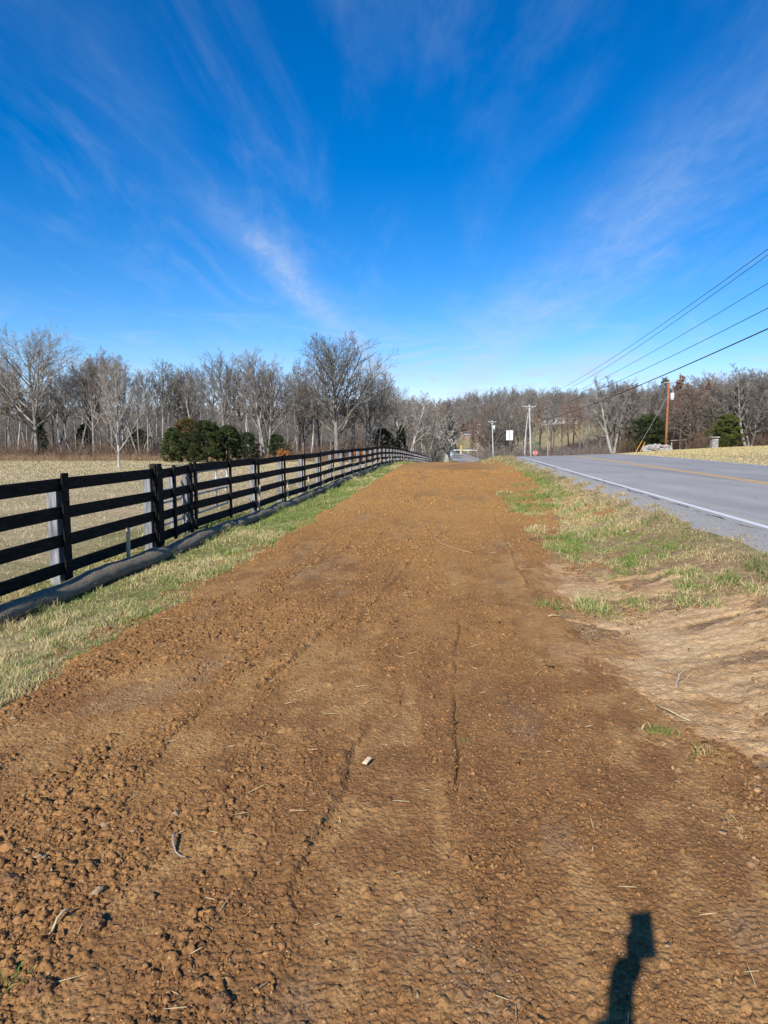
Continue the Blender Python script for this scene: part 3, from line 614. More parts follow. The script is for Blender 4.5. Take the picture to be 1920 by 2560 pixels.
# single tufts on the dirt
def tuft(px, py, n_, rad, h_, label, seed, pg=.95):
    x, y = ground_pt(px, py, .03); g = np.random.default_rng(seed); x_ = x + rad * g.standard_normal(n_) * 1.5; y_ = y + rad * .6 * g.standard_normal(n_)
    o = blades('grass_tuft', x_ - x, y_ - y, soil_z(x_, y_), h_ * g.uniform(.6, 1.2, n_), np.full(n_, .0042), gcol(n_, np.full(n_, pg), seed), seed, 1.25, label)
    o.location = (x, y, 0); del o['kind']; o['category'] = 'grass tuft'
tuft(1655, 1818, 170, .040, .06, 'green grass tuft on the brown dirt below the pale soil', 21)
tuft(1760, 1868, 40, .030, .07, 'thin yellowish grass sprig right of the green tuft', 22, .5)
tuft(1500, 1475, 260, .10, .07, 'green grass clump between the dirt and the pale dragged soil', 23)
tuft(1162, 1850, 14, .012, .04, 'tiny green sprig on the crack line in the dirt', 24)
tuft(20, 2440, 26, .03, .06, 'small green weed sprouting at the lower left edge', 25)

# ------------------------------------------------------------------ black board fence
m_black = mat_noise('black_fence_paint', (.004, .004, .0045), (.010, .0095, .009), 6, .75, .35, .003, (1, 1, 5), c3=(.032, .028, .025), bscale=30, spec=.12)
m_post = mat_noise('bare_grey_post', (.06, .06, .065), (.19, .19, .20), 7, .8, .6, .004, (5, 5, .5), c3=(.33, .33, .345), bscale=30)
m_stake = mat_noise('pine_stake', (.34, .27, .18), (.55, .46, .34), 6, .8, .3, .002, (5, 5, .6), bscale=40)
def fx(y): return -4.58 + .1034 * y
fd = Vector((.1034, 1, 0)).normalized(); fn = Vector((1, -.1034, 0)).normalized()     # fn points to the road
fang = math.atan2(fd.y, fd.x)
RAILS = (.22, .54, .86, 1.20)
def fence(label, y0, y1, bays, group=None, first_post=True):
    root = empty('board_fence', (fx(y0), y0, h1(fx(y0), y0)), 0, label, 'fence')
    def loc(p): return Vector(p) - root.location
    ys = np.linspace(y0, y1, bays + 1)
    zg = [h1(fx(q), q) for q in ys]
    for i, q in enumerate(ys):
        z = zg[i]; c = Vector((fx(q), q, 0)) - fn * .085
        mb = MB(); mb.box(loc((c.x, c.y, z + .58)), (.135, .12, 1.36), fang + random.uniform(-.03, .03), taper=.98)
        mb.build('post', m_post, root, bevel=.006 if q < 25 else 0)
        c = Vector((fx(q), q, 0)) + fn * .040 + fd * .02
        if q < 75:
            mb = MB(); mb.box(loc((c.x, c.y, z + .70)), (.135, .022, 1.26), fang + random.uniform(-.01, .01)); mb.build('batten', m_black, root, bevel=.003 if q < 25 else 0)
    i = 0
    while i < bays:
        step = 2 if ys[i] < 45 else 8
        j = min(i + step, bays)
        for k, rz in enumerate(RAILS):
            mb = MB()
            e0, e1 = random.uniform(-.014, .014), random.uniform(-.014, .014); w_ = .142 + random.uniform(-.004, .006)
            for a in range(i, j):
                u0, u1 = (a - i) / (j - i), (a + 1 - i) / (j - i); p0 = Vector((fx(ys[a]), ys[a], zg[a] + rz + e0 * (1 - u0) + e1 * u0)); p1 = Vector((fx(ys[a + 1]), ys[a + 1], zg[a + 1] + rz + e0 * (1 - u1) + e1 * u1))
                mb.bar(loc(p0), loc(p1), w_, .024)
            mb.build('rail', m_black, root, bevel=.002 if ys[i] < 25 else 0)
        i = j
    return root
fence('black four-board fence stretch from the left edge to the gate', 3.0, 10.35, 3)
fence('long black four-board fence from the gate to the dip in the distance', 15.75, 150.2, 55)
# board gates
def gate(ya, yb, za, zb, label, stiles, foot=True):
    root = empty('board_gate', (fx(ya), ya, h1(fx(ya), ya)), 0, label, 'gate', 'black board gates'); og = root.location
    A = Vector((fx(ya), ya, za)) - og; B = Vector((fx(yb), yb, zb)) - og
    for rz in RAILS:
        MB().bar(A + Vector((0, 0, rz)), B + Vector((0, 0, rz)), .145, .024).build('rail', m_black, root, bevel=.002)
    for t in stiles:
        c = A.lerp(B, t) + fn * .030
        MB().box((c.x, c.y, c.z + .71), (.085, .034, 1.20), fang).build('stile', m_black, root, bevel=.003)
        c = A.lerp(B, t) - fn * .030
    for t in (stiles[0], stiles[-1]):
        c = A.lerp(B, t) - fn * .075 + fd * (.05 if t < .5 else -.05)
        for hz in (.3, 1.05):
            MB().box((c.x + fn.x * .03, c.y, c.z + hz), (.12, .02, .03), fang).build('hinge', m_steel, root)
    return root
m_steel = mat_noise('galvanised_steel', (.30, .32, .35), (.52, .54, .57), 20, .45, .1, .001, metal=.7)
g0 = h1(fx(10.4), 10.4)
gate(10.50, 11.78, g0 - .03, g0 + .0, 'narrow black board gate beside the double post', (.03, .42, .97))
gate(11.86, 15.62, g0 + .01, h1(fx(15.6), 15.6) + .03, 'wide black board gate next to the narrow gate', (.02, .52, .985))
for q, lb in ((11.82, 'grey post between the two black gates'),):
    c = Vector((fx(q), q, 0)) - fn * .11; o = MB().box((0, 0, .5), (.10, .10, 1.3), fang).build('gate_post', m_post, bevel=.005); o.location = (c.x, c.y, h1(c.x, c.y)); tag(o, lb, 'post')
q = 10.38; c = Vector((fx(q), q, 0)) + fn * .01 + fd * .03; o = MB().box((0, 0, .64), (.15, .13, 1.40), fang).build('gate_post', m_black, bevel=.005); o.location = (c.x, c.y, h1(c.x, c.y)); tag(o, 'thick black post between the left fence stretch and the gate', 'post')
# steel tube gate behind
root = empty('tube_gate', (fx(10.6) - .12, 10.6, h1(fx(10.6) - .12, 10.6)), 0, 'grey steel tube gate standing behind the black board gates', 'gate')
A = Vector((0, 0, 0)); B = Vector((fx(15.2) - .5, 15.2, h1(fx(15.2) - .5, 15.2))) - root.location
for z in (.32, .50, .68, .88, 1.10): MB().tube([A + Vector((0, 0, z)), B + Vector((0, 0, z))], .021, 8).build('tube', m_steel, root, smooth=True)
for t in (0, .2, .5, .8, 1): p = A.lerp(B, t); MB().tube([p + Vector((0, 0, .30)), p + Vector((0, 0, 1.12))], .018, 8).build('stay', m_steel, root, smooth=True)
for t in (.25, .43): p = A.lerp(B, t) - fn * .09; MB().box(p + Vector((0, 0, .55)), (.10, .09, 1.25), fang).build('support_post', m_post, root, bevel=.004)
p = A.lerp(B, .36) - fn * .25; MB().tube([p + Vector((0, 0, -.05)), p + Vector((0, 0, .85))], .018, 6).build('steel_stake', mat_noise('rusty_steel', (.13, .06, .035), (.28, .15, .09), 20), root)

# erosion-control straw socks and their stakes
def mat_sock():
    m = bpy.data.materials.new('netted_straw'); n, l = nodes_of(m); b = n['Principled BSDF']
    tc = n.new('ShaderNodeTexCoord'); P_ = tc.outputs['Object']
    t = noise_node(n, l, P_, 60, 6, .75); r = ramp(n, [(.3, (.08, .065, .042)), (.52, (.30, .245, .17)), (.75, (.56, .47, .34))]); l.new(t.outputs['Fac'], r.inputs[0])
    v = n.new('ShaderNodeTexVoronoi'); v.feature = 'DISTANCE_TO_EDGE'; v.inputs['Scale'].default_value = 55; l.new(P_, v.inputs['Vector'])
    r2 = ramp(n, [(.03, (0, 0, 0)), (.09, (1, 1, 1))]); l.new(v.outputs['Distance'], r2.inputs[0])
    c = mix_rgb(n, l, r2.outputs[0], (.05, .045, .04), r.outputs[0]); l.new(c, b.inputs['Base Color']); b.inputs['Roughness'].default_value = .95; b.inputs['Specular IOR Level'].default_value = .1
    bp = n.new('ShaderNodeBump'); bp.inputs['Strength'].default_value = .9; bp.inputs['Distance'].default_value = .012; l.new(t.outputs['Fac'], bp.inputs['Height']); l.new(bp.outputs[0], b.inputs['Normal']); return m
m_sock = mat_sock()
def sock(y0, y1, off, label, seed):
    g = np.random.default_rng(seed); m_ = int((y1 - y0) / .05); ys = np.linspace(y0, y1, m_)
    xs = fx(ys) + off + .05 * fbm(ys * .8, ys * 0, 3, seed); zs = H(xs, ys) + .075 + .025 * fbm(ys * 1.1, ys * 0 + 9, 2, seed)
    r0 = .125 * (1 + .22 * fbm(ys * 1.4, ys * 0 + 4, 3, seed + 1)); en = np.minimum(np.arange(m_), np.arange(m_)[::-1]); r0 = r0 * np.sqrt(np.clip(en / 5, .08, 1))
    a = np.arange(28) * 2 * math.pi / 28; A_, Yg = np.meshgrid(a, ys); rr = r0[:, None] * (1 + .10 * fbm(np.cos(A_) * 2.5 + Yg * 5, np.sin(A_) * 2.5 + Yg * 2, 3, seed + 2) + .035 * vnoise(np.cos(A_) * 9 + Yg * 40, np.sin(A_) * 9, seed))
    zz_ = zs[:, None] + rr * np.sin(A_) * np.where(np.sin(A_) < 0, .7, .88)
    V = np.stack([xs[:, None] + rr * np.cos(A_) * 1.08, Yg, zz_], -1); i = np.arange(m_ * 28).reshape(m_, 28); nx = np.roll(i, -1, 1)
    Q = np.stack([i[:-1], nx[:-1], nx[1:], i[1:]], -1).reshape(-1, 4)
    ox, oy, oz = xs[0], ys[0], zs[0]; V = V - np.array([ox, oy, oz])
    o = new_obj('straw_wattle', np_mesh('straw_wattle', V.reshape(-1, 3), Q, smooth=True), m_sock); o.location = (ox, oy, oz); return tag(o, label, 'straw wattle', 'netted straw wattles along the fence')
sock(2.5, 12.9, .38, 'nearest long grey straw wattle under the fence left of the gate', 1)
sock(12.75, 19.8, .38, 'straw wattle lying in front of the wide gate and its stake', 2)
sock(19.7, 30, .26, 'straw wattle along the middle of the long fence', 3)
sock(29.9, 52, .24, 'farthest straw wattle along the fence where it crests', 4)
st = [(9.0, .55, 'pale wooden stake in front of the left fence stretch, a dark split down it', .03), (15.05, .72, 'leaning pale stake in front of the wide gate', .07)]
for k, q in enumerate(np.concatenate([np.arange(17.9, 48, 2.25), np.arange(48.5, 95, 3.4)])):
    st.append((q + random.uniform(-.25, .25), random.uniform(.55, .75), 'pale stake driven beside the long fence' if k > 2 else ['first pale stake right of the double gate post', 'second pale stake right of the gate, against a fence post', 'third pale stake right of the gate, with a chipped top'][k], random.uniform(-.05, .07)))
for q, hh, lb, tl in st:
    x = fx(q) + .22; z = h1(x, q)
    o = MB().box((0, 0, hh / 2 - .06), (.038, .04, hh + .12), fang, taper=.92).build('wooden_stake', m_stake, bevel=.002 if q < 20 else 0)
    o.location = (x, q, z); o.rotation_euler = (random.uniform(-.03, .03), tl, random.uniform(-.3, .3)); tag(o, lb, 'stake', 'wooden stakes along the fence')

# ------------------------------------------------------------------ trees
def grow(seed, Ht, r0, fork, spread, nkids, lratio, wig, trop, trunk_t=(.3, .95), lean=0., upsweep=.0, minr=.011, crown_w=1., trunk_end=.12, stems=1, taper=.6):
    """skeleton of a bare tree: trunk tubes and crown tubes"""
    g = random.Random(seed); trunk = []; crown = []
    nseg = (9, 8, 6, 4, 3, 3); sides = (10, 6, 4, 3, 3, 3)
    def perp(d):
        a = Vector((g.gauss(0, 1), g.gauss(0, 1), g.gauss(0, 1))); a -= d * a.dot(d); return a.normalized()
    def branch(p, d, ln, r, lev, rend):
        ns = nseg[lev]; pts = [p.copy()]; rad = [r]; dirs = [d.copy()]
        for i in range(ns):
            d = (d + perp(d) * g.gauss(0, wig[lev]) + Vector((0, 0, trop[lev]))).normalized()
            p = p + d * (ln / ns); pts.append(p.copy()); t = (i + 1) / ns
            rad.append(max(r * (1 - t) + rend * t, minr * .55)); dirs.append(d.copy())
        (trunk if lev == 0 else crown).append((np.array([q[:] for q in pts]), np.array(rad), sides[lev]))
        if lev >= len(nkids): return
        nk = nkids[lev]; t0, t1 = trunk_t if lev == 0 else (.18, 1.)
        az = g.uniform(0, 6.28)
        for k in range(nk):
            t = t0 + (t1 - t0) * ((k + g.uniform(.1, .9)) / nk); t = min(t, .999); fi = t * ns; i = int(fi); f = fi - i
            q = pts[i].lerp(pts[i + 1], f); dd = dirs[i + 1]; rr = rad[i] * (1 - f) + rad[i + 1] * f
            az += 2.4 + g.uniform(-.5, .5)
            u = dd.cross(Vector((.2, .3, 1)) if abs(dd.z) < .9 else Vector((1, .1, 0))).normalized(); v = dd.cross(u)
            ang = R(spread[lev] * (1 - .35 * (t if lev == 0 else 0)) + g.uniform(-9, 9))
            nd = dd * math.cos(ang) + (u * math.cos(az) + v * math.sin(az)) * math.sin(ang); nd.z += upsweep; nd.normalize()
            if lev == 0: cl = Ht * lratio[0] * (1.0 - taper * ((t - t0) / max(.01, t1 - t0))) * g.uniform(.85, 1.12)
            else: cl = ln * lratio[lev] * (1.1 - .55 * t) * g.uniform(.7, 1.2)
            branch(q, nd, cl, max(min(rr * .75, (.55 if lev == 0 else .62) * rad[0] * (1.05 - .5 * t)), minr), lev + 1, minr if lev + 1 >= 2 else rr * .12)
    for s_ in range(stems):
        d0 = Vector((lean + (0 if stems == 1 else (s_ - (stems - 1) / 2) * .42 + g.uniform(-.08, .08)), g.uniform(-.05, .05) + (0 if stems < 3 else g.uniform(-.3, .3)), 1)).normalized()
        branch(Vector(((s_ - (stems - 1) / 2) * r0 * 1.3, 0, -.15)), d0, Ht * (.86 if s_ == 0 else .76), r0 * (1 if s_ == 0 else .8), 0, r0 * trunk_end)
    return trunk, crown
def bark(name, a, b_, c, leafy=False):
    return mat_noise(name, a, b_, 3.5, .9, .5, .02, (1, 1, .35), c3=c, bscale=14, attr=True, spec=.15)
m_bark = bark('grey_bark', (.08, .072, .063), (.21, .195, .175), (.38, .355, .32))
m_bark_pale = bark('pale_bark', (.18, .165, .145), (.36, .34, .31), (.54, .52, .485))
m_bark_dark = bark('dark_bark', (.055, .045, .038), (.13, .11, .09), (.22, .19, .165))
m_twig = mat_noise('twig_bark', (.08, .068, .058), (.20, .178, .153), 1.2, .9, 0, c3=(.40, .37, .33), attr=True, spec=.1)
m_twig_brown = mat_noise('brown_twig_bark', (.12, .075, .055), (.24, .165, .125), 1.2, .9, 0, c3=(.33, .25, .20), attr=True, spec=.1)
m_twig_lit = mat_noise('lit_twig_bark', (.16, .145, .125), (.32, .295, .26), 1.2, .9, 0, c3=(.50, .47, .42), attr=True, spec=.1)  # brighter copy of the twig bark, sunlit look put into its colour
m_twig_pale = mat_noise('pale_twig_bark', (.17, .15, .13), (.31, .285, .25), 1.2, .9, 0, c3=(.46, .43, .39), attr=True, spec=.1)
m_leaf = mat_attr('dead_leaf', .8, .15, .2, 3)
m_needle = mat_attr('cedar_foliage', .75, .2, .3, 6)
def add_crown(root, crown, mat, name='crown'):
    V, Q = tubes(crown); return new_obj(name, np_mesh(name, V, Q), mat, root)
def make_tree(name, loc, skel, mt, mc, label, cat='tree', group=None, rz=0, sc_=1.):
    root = empty(name, loc, rz, label, cat, group); root.scale = (sc_,) * 3
    V, Q = tubes(skel[0]); new_obj('trunk', np_mesh('trunk', V, Q, smooth=True), mt, root)
    add_crown(root, skel[1], mc); return root
def copy_tree(src, loc, rz, s_, label, group, sz=None, tilt=0):
    r = src.copy(); COL.objects.link(r); r.location = loc; r.rotation_euler = (tilt, 0, rz); r.scale = (s_, s_, sz or s_)
    tag(r, label, None, group)
    for ch in src.children:
        c = ch.copy(); COL.objects.link(c); c.parent = r
    return r
def at(px, y, dz=0): x = px2x(px, y, -1); return (x, y, h1(x, y) + dz)
def hgt(py, px, y): return z_at(py, y) - at(px, y)[2]
def leaves_in(root, crown, n_, cols, size, frac_low=0., seed=0, zmax=None):
    g = np.random.default_rng(seed); tips = np.array([p[-1] for p, r, s in crown if s <= 3])
    if zmax: tips = tips[tips[:, 2] < zmax]
    ix = g.integers(0, len(tips), n_); P = tips[ix] + g.normal(0, .12, (n_, 3))
    return leaf_quads('leaves', P, size, cols, seed, m_leaf, root)
def leaf_quads(name, P, size, cols, seed, mat, root=None, elong=1.5):
    g = np.random.default_rng(seed + 900); m_ = len(P)
    A = g.normal(0, 1, (m_, 3)); A /= np.linalg.norm(A, axis=1, keepdims=True); B = np.cross(A, g.normal(0, 1, (m_, 3))); B /= np.linalg.norm(B, axis=1, keepdims=True) + 1e-9
    s_ = size * g.uniform(.6, 1.4, (m_, 1)); A = A * s_ * elong / 2; B = B * s_ / 2
    V = np.stack([P - A, P - B * .9 + A * .1, P + A, P + B * .9 + A * .1], 1).reshape(-1, 3); Q = np.arange(m_ * 4).reshape(-1, 4)
    ci = g.integers(0, len(cols), m_); C = np.repeat((np.array(cols)[ci] * g.uniform(.75, 1.25, (m_, 1)))[:, None, :], 4, 1).reshape(-1, 3)
    return new_obj(name, np_mesh(name, V, Q, col=C), mat, root)

GL = 'bare trees along the edge of the left field'
SP = (55, 42, 40, 38, 35)
def oak(seed, Ht, **k):
    a = dict(r0=.34, fork=.3, spread=(50, 36, 38, 38), nkids=(14, 10, 8, 6), lratio=(.58, .48, .42, .42), wig=(.04, .07, .09, .12, .2), trop=(.02, .030, .012, .005, .0), trunk_t=(.26, .93), trunk_end=.2, minr=.0085, taper=.66)
    a.update(k); return grow(seed, Ht, a.pop('r0'), a.pop('fork'), a.pop('spread'), a.pop('nkids'), a.pop('lratio'), a.pop('wig'), a.pop('trop'), **a)
T = {}
# the large crowned trees on the left, each with its own skeleton
y = 99; T['oak1'] = make_tree('oak_tree', at(92, y), oak(3, hgt(822, 92, y) * .95, nkids=(17, 13, 9, 6), lratio=(.76, .46, .42, .42)), m_bark, m_twig, 'tall dark spreading bare tree at the left edge, its crown highest there', group=GL)
y = 97; T['oak2'] = make_tree('oak_tree', at(842, y), oak(16, hgt(820, 842, y) * .96, r0=.36, nkids=(20, 13, 9, 6), lratio=(.66, .46, .42, .42), trunk_t=(.2, .92), spread=(45, 34, 36, 38)), m_bark, m_twig, 'tallest broad dome-crowned bare tree left of the road, behind the fence', group=GL)
y = 62; T['young'] = make_tree('young_tree', at(297, y), oak(5, hgt(885, 297, y), r0=.13, spread=(36, 24, 26, 30), nkids=(26, 9, 6, 3), lratio=(.50, .42, .42, .5), trop=(.02, .07, .05, .03, .02), trunk_t=(.13, .95), minr=.0085, wig=(.03, .07, .1, .14, .2)), m_bark_pale, m_twig_pale, 'young pale tree with upswept branches standing alone in the dry field')
y = 100; T['slim1'] = make_tree('bare_tree', at(560, y), oak(21, hgt(886, 560, y) * 1.04, r0=.22, spread=(34, 30, 34, 36), nkids=(15, 9, 7, 5), lratio=(.56, .46, .44, .45), trunk_t=(.30, .93)), m_bark, m_twig, 'bare upright tree rising over the left end of the dark cedars', group=GL)
y = 98; T['slim2'] = make_tree('bare_tree', at(665, y), oak(22, hgt(873, 665, y) * 1.04, r0=.24, spread=(34, 30, 34, 36), nkids=(14, 9, 7, 5), lratio=(.54, .46, .44, .45), trunk_t=(.24, .93), stems=2), m_bark, m_twig, 'fork-stemmed tall bare tree just right of the dark cedars', group=GL)
# slim wood-edge kinds, copied below
def kind(seed, **k): return oak(seed, 14, **k)
T['e1'] = make_tree('bare_tree', at(30, 104), kind(31, r0=.17, spread=(40, 34, 36, 38), nkids=(10, 8, 6, 5), lratio=(.36, .5, .46, .45), trunk_t=(.46, .95), lean=.05, wig=(.07, .12, .16, .2, .2)), m_bark, m_twig, 'slender crooked bare tree crowded in the wood behind the left field', group=GL)
T['e2'] = make_tree('bare_tree', at(160, 102), kind(32, r0=.14, spread=(42, 36, 38, 38), nkids=(9, 8, 6, 5), lratio=(.34, .5, .46, .45), trunk_t=(.50, .95), lean=-.12, wig=(.10, .14, .18, .2, .2)), m_bark_pale, m_twig, 'slender crooked bare tree crowded in the wood behind the left field', group=GL)
T['e3'] = make_tree('bare_tree', at(230, 106), kind(33, r0=.19, spread=(44, 36, 38, 38), nkids=(12, 8, 6, 5), lratio=(.42, .5, .46, .45), trunk_t=(.34, .95), lean=.02), m_bark_dark, m_twig_brown, 'slender crooked bare tree crowded in the wood behind the left field', group=GL)
T['e4'] = make_tree('bare_tree', at(350, 103), kind(34, r0=.15, spread=(36, 32, 36, 38), nkids=(9, 7, 6, 5), lratio=(.34, .5, .46, .45), trunk_t=(.42, .95), stems=3, wig=(.08, .12, .16, .2, .2)), m_bark, m_twig, 'slender crooked bare tree crowded in the wood behind the left field', group=GL)
kinds = [T['e1'], T['e2'], T['e3'], T['e4']]
g = random.Random(99)
tl = 'slender crooked bare tree crowded in the wood behind the left field'
def topline(px):     # the crown tops read off the photograph
    return float(np.interp(px, [-60, 60, 150, 235, 330, 400, 440, 480, 560, 640, 720, 790, 900, 960, 1010, 1060, 1100], [890, 890, 900, 862, 875, 890, 868, 900, 885, 875, 892, 880, 905, 930, 935, 968, 990]))
row = []
px = -70
while px < 960:
    row.append((px + g.uniform(-6, 6), g.uniform(100, 108), 1.0)); px += g.uniform(24, 34)
px = -80
while px < 990:
    row.append((px + g.uniform(-8, 8), g.uniform(112, 128), .95)); px += g.uniform(48, 70)
for px, y, f in row:
    k = g.choice(kinds); h_ = hgt(topline(px) + g.uniform(0, 55) ** 1.0, px, y); s_ = h_ / 13.0
    if abs(px - 842) < 60 or abs(px - 92) < 30: s_ *= .8
    copy_tree(k, at(px, y), g.uniform(0, 6.28), s_ * g.uniform(.85, 1.0), tl, GL, s_ * f, g.uniform(-.05, .05))
for px, y, tp, k, lb in [(236, 101, 868, 'slim1', 'rounded bare tree behind the young pale tree in the field'), (455, 108, 893, 'slim2', 'pale forked bare tree in the gap left of the dark cedars'),
        (990, 118, 948, 'slim1', 'bare tree at the right end of the left wood beside the sycamore'), (760, 103, 925, 'slim2', 'bare tree left of the tallest dome-crowned tree'), (925, 106, 900, 'slim1', 'bare tree right of the tallest dome-crowned tree')]:
    h_ = hgt(tp, px, y); src = T[k]; h0 = 17.; copy_tree(src, at(px, y), g.uniform(0, 6), h_ / h0, lb, GL)
# mid distance: sycamore, big tree at the fence end, trees beyond
y = 132; make_tree('sycamore_tree', at(1016, y), oak(41, hgt(945, 1016, y), r0=.30, spread=(40, 36, 38, 38), nkids=(11, 7, 6, 4), lratio=(.40, .5, .5, .5), trunk_t=(.30, .97), stems=2, minr=.016), m_bark_pale, m_twig_pale, 'pale-limbed sycamore beyond the far end of the black fence')
y = 128; make_tree('roadside_tree', at(1117, y), oak(42, hgt(1000, 1117, y) * .86, r0=.62, spread=(56, 38, 40, 40), nkids=(20, 10, 8, 5), lratio=(.46, .46, .46, .5), trunk_t=(.16, .95), trop=(.02, .07, .04, .02, .01), minr=.020), m_bark_pale, m_twig_lit, 'dense low-branching bare tree with a thick trunk at the end of the fence')  # paler trunk and brighter twigs carry a sunlit look in their colour
y = 178; make_tree('sycamore_tree', at(1312, y), oak(43, hgt(962, 1312, y), r0=.26, spread=(30, 34, 38, 38), nkids=(9, 7, 6, 3), lratio=(.36, .5, .5, .5), trunk_t=(.58, .97), stems=1, minr=.022), m_bark_pale, m_twig_pale, 'white-trunked sycamore rising behind the tallest grey utility pole')
y = 96; make_tree('leaning_tree', at(1532, y), oak(44, hgt(935, 1528, y) * 1.02, r0=.23, spread=(44, 38, 40, 40), nkids=(12, 8, 7, 5), lratio=(.42, .5, .48, .5), trunk_t=(.30, .97), stems=2, lean=-.12, wig=(.05, .12, .16, .2, .2), minr=.012), m_bark_pale, m_twig_pale, 'pale twin-trunked tree leaning left at the road edge under the wires')
sk = oak(45, hgt(915, 1745, 97), r0=.22, spread=(42, 38, 40, 40), nkids=(16, 8, 7, 4), lratio=(.34, .5, .48, .5), trunk_t=(.18, .97), stems=2)
o = make_tree('oak_tree', at(1745, 97), sk, m_bark, m_twig_brown, 'tree with rusty dead leaves still hanging, right of the orange-brown pole'); leaves_in(o, sk[1], 5200, [(.24, .10, .045), (.32, .15, .07), (.20, .09, .05)], .13, seed=3)
GR = 'bare trees along the edge of the right field'; tr = 'crooked bare grey tree in the wood behind the right field'
sk = oak(46, 11.5, r0=.20, spread=(48, 42, 42, 40), nkids=(15, 8, 7, 4), lratio=(.40, .5, .48, .5), trunk_t=(.18, .97), stems=3, wig=(.08, .14, .18, .2, .2))
T['r1'] = make_tree('bare_tree', at(1870, 88), sk, m_bark, m_twig, tr, group=GR)
px = 1545
while px < 2030:
    for yy_, f in ((94 - .25 * max(0, px2x(px, 90) - 33) + g.uniform(0, 4), 1.), (108 + g.uniform(-4, 6), 1.06), (124 + g.uniform(-5, 8), 1.1)):
        tp = float(np.interp(px, [1500, 1560, 1620, 1680, 1740, 1800, 1850, 1920], [935, 940, 945, 935, 925, 930, 912, 915])) + g.uniform(0, 38)
        if f == 1. and 1590 < px < 1700: continue
        h_ = hgt(tp, px, yy_); kk = g.choice([T['r1'], T['r1'], T['e3'], T['e4'], T['e1']]); s_ = h_ / (10.8 if kk is T['r1'] else 13.2)
        copy_tree(kk, at(px + g.uniform(-6, 6), yy_), g.uniform(0, 6.28), s_ * g.uniform(.95, 1.15), tr, GR, s_, g.uniform(-.04, .04))
    px += g.uniform(20, 28)
# trees across the dip in the centre (behind the poles)
GC = 'bare trees across the dip behind the utility poles'; tcn = 'bare tree in the thicket across the dip behind the utility poles'
px = 1185
while px < 1540:
    for yy_ in (200 + g.uniform(-12, 8),) + ((232 + g.uniform(-10, 14),) if g.random() < .45 else ()):
        if px < 1212 and yy_ < 220: continue
        tp = float(np.interp(px, [1180, 1220, 1260, 1330, 1400, 1470, 1540], [1010, 995, 990, 985, 990, 985, 970])) + g.uniform(0, 45)
        h_ = hgt(tp, px, yy_); h_ = min(max(h_, 7), 20); kk = g.choice([T['r1'], T['e3'], T['e4'], T['e1'], T['e2']]); s_ = h_ / (10.8 if kk is T['r1'] else 13.2)
        copy_tree(kk, at(px + g.uniform(-6, 6), yy_), g.uniform(0, 6.28), s_ * g.uniform(.9, 1.15), tcn, GC, s_)
    px += g.uniform(13, 19)
sk = oak(47, 12.5, r0=.2, spread=(44, 38, 40, 40), nkids=(16, 9, 7, 4), lratio=(.38, .5, .48, .5), trunk_t=(.12, .97), stems=3, minr=.02)
m_red = mat_noise('red_twig_bark', (.16, .085, .07), (.26, .155, .13), 1.2, .9, 0, c3=(.36, .25, .22)); make_tree('red_twigged_tree', at(1226, 192), sk, m_bark_dark, m_red, 'rounded tree with reddish twigs above the middle grey utility pole')
y = 150; make_tree('bare_tree', at(1368, y), oak(48, hgt(1000, 1368, y), r0=.16, spread=(40, 36, 38, 38), nkids=(8, 6, 5, 3), lratio=(.3, .5, .5, .5), trunk_t=(.6, .97), minr=.02), m_bark_pale, m_twig_pale, 'slim pale bare tree left of the brown pole without crossarm')
GF = 'bare trees either side of the valley road'; tf = 'bare tree standing by the valley road beyond the fence end'
for px, y, tp in [(1040, 150, 1000), (1060, 165, 990), (1078, 148, 1015), (1092, 178, 1000), (1068, 200, 985), (1100, 230, 985), (1172, 430, 1000), (1030, 175, 985), (1000, 160, 985), (975, 150, 980), (1115, 270, 1000), (1085, 260, 990), (1050, 240, 985), (1016, 210, 985), (1140, 420, 1000), (1165, 440, 995)]:
    h_ = max(6, min(19, hgt(tp, px, y))); kk = g.choice([T['e1'], T['e2'], T['e3'], T['r1']]); s_ = h_ / (10.8 if kk is T['r1'] else 13.2); copy_tree(kk, at(px, y), g.uniform(0, 6.28), s_, tf, GF)

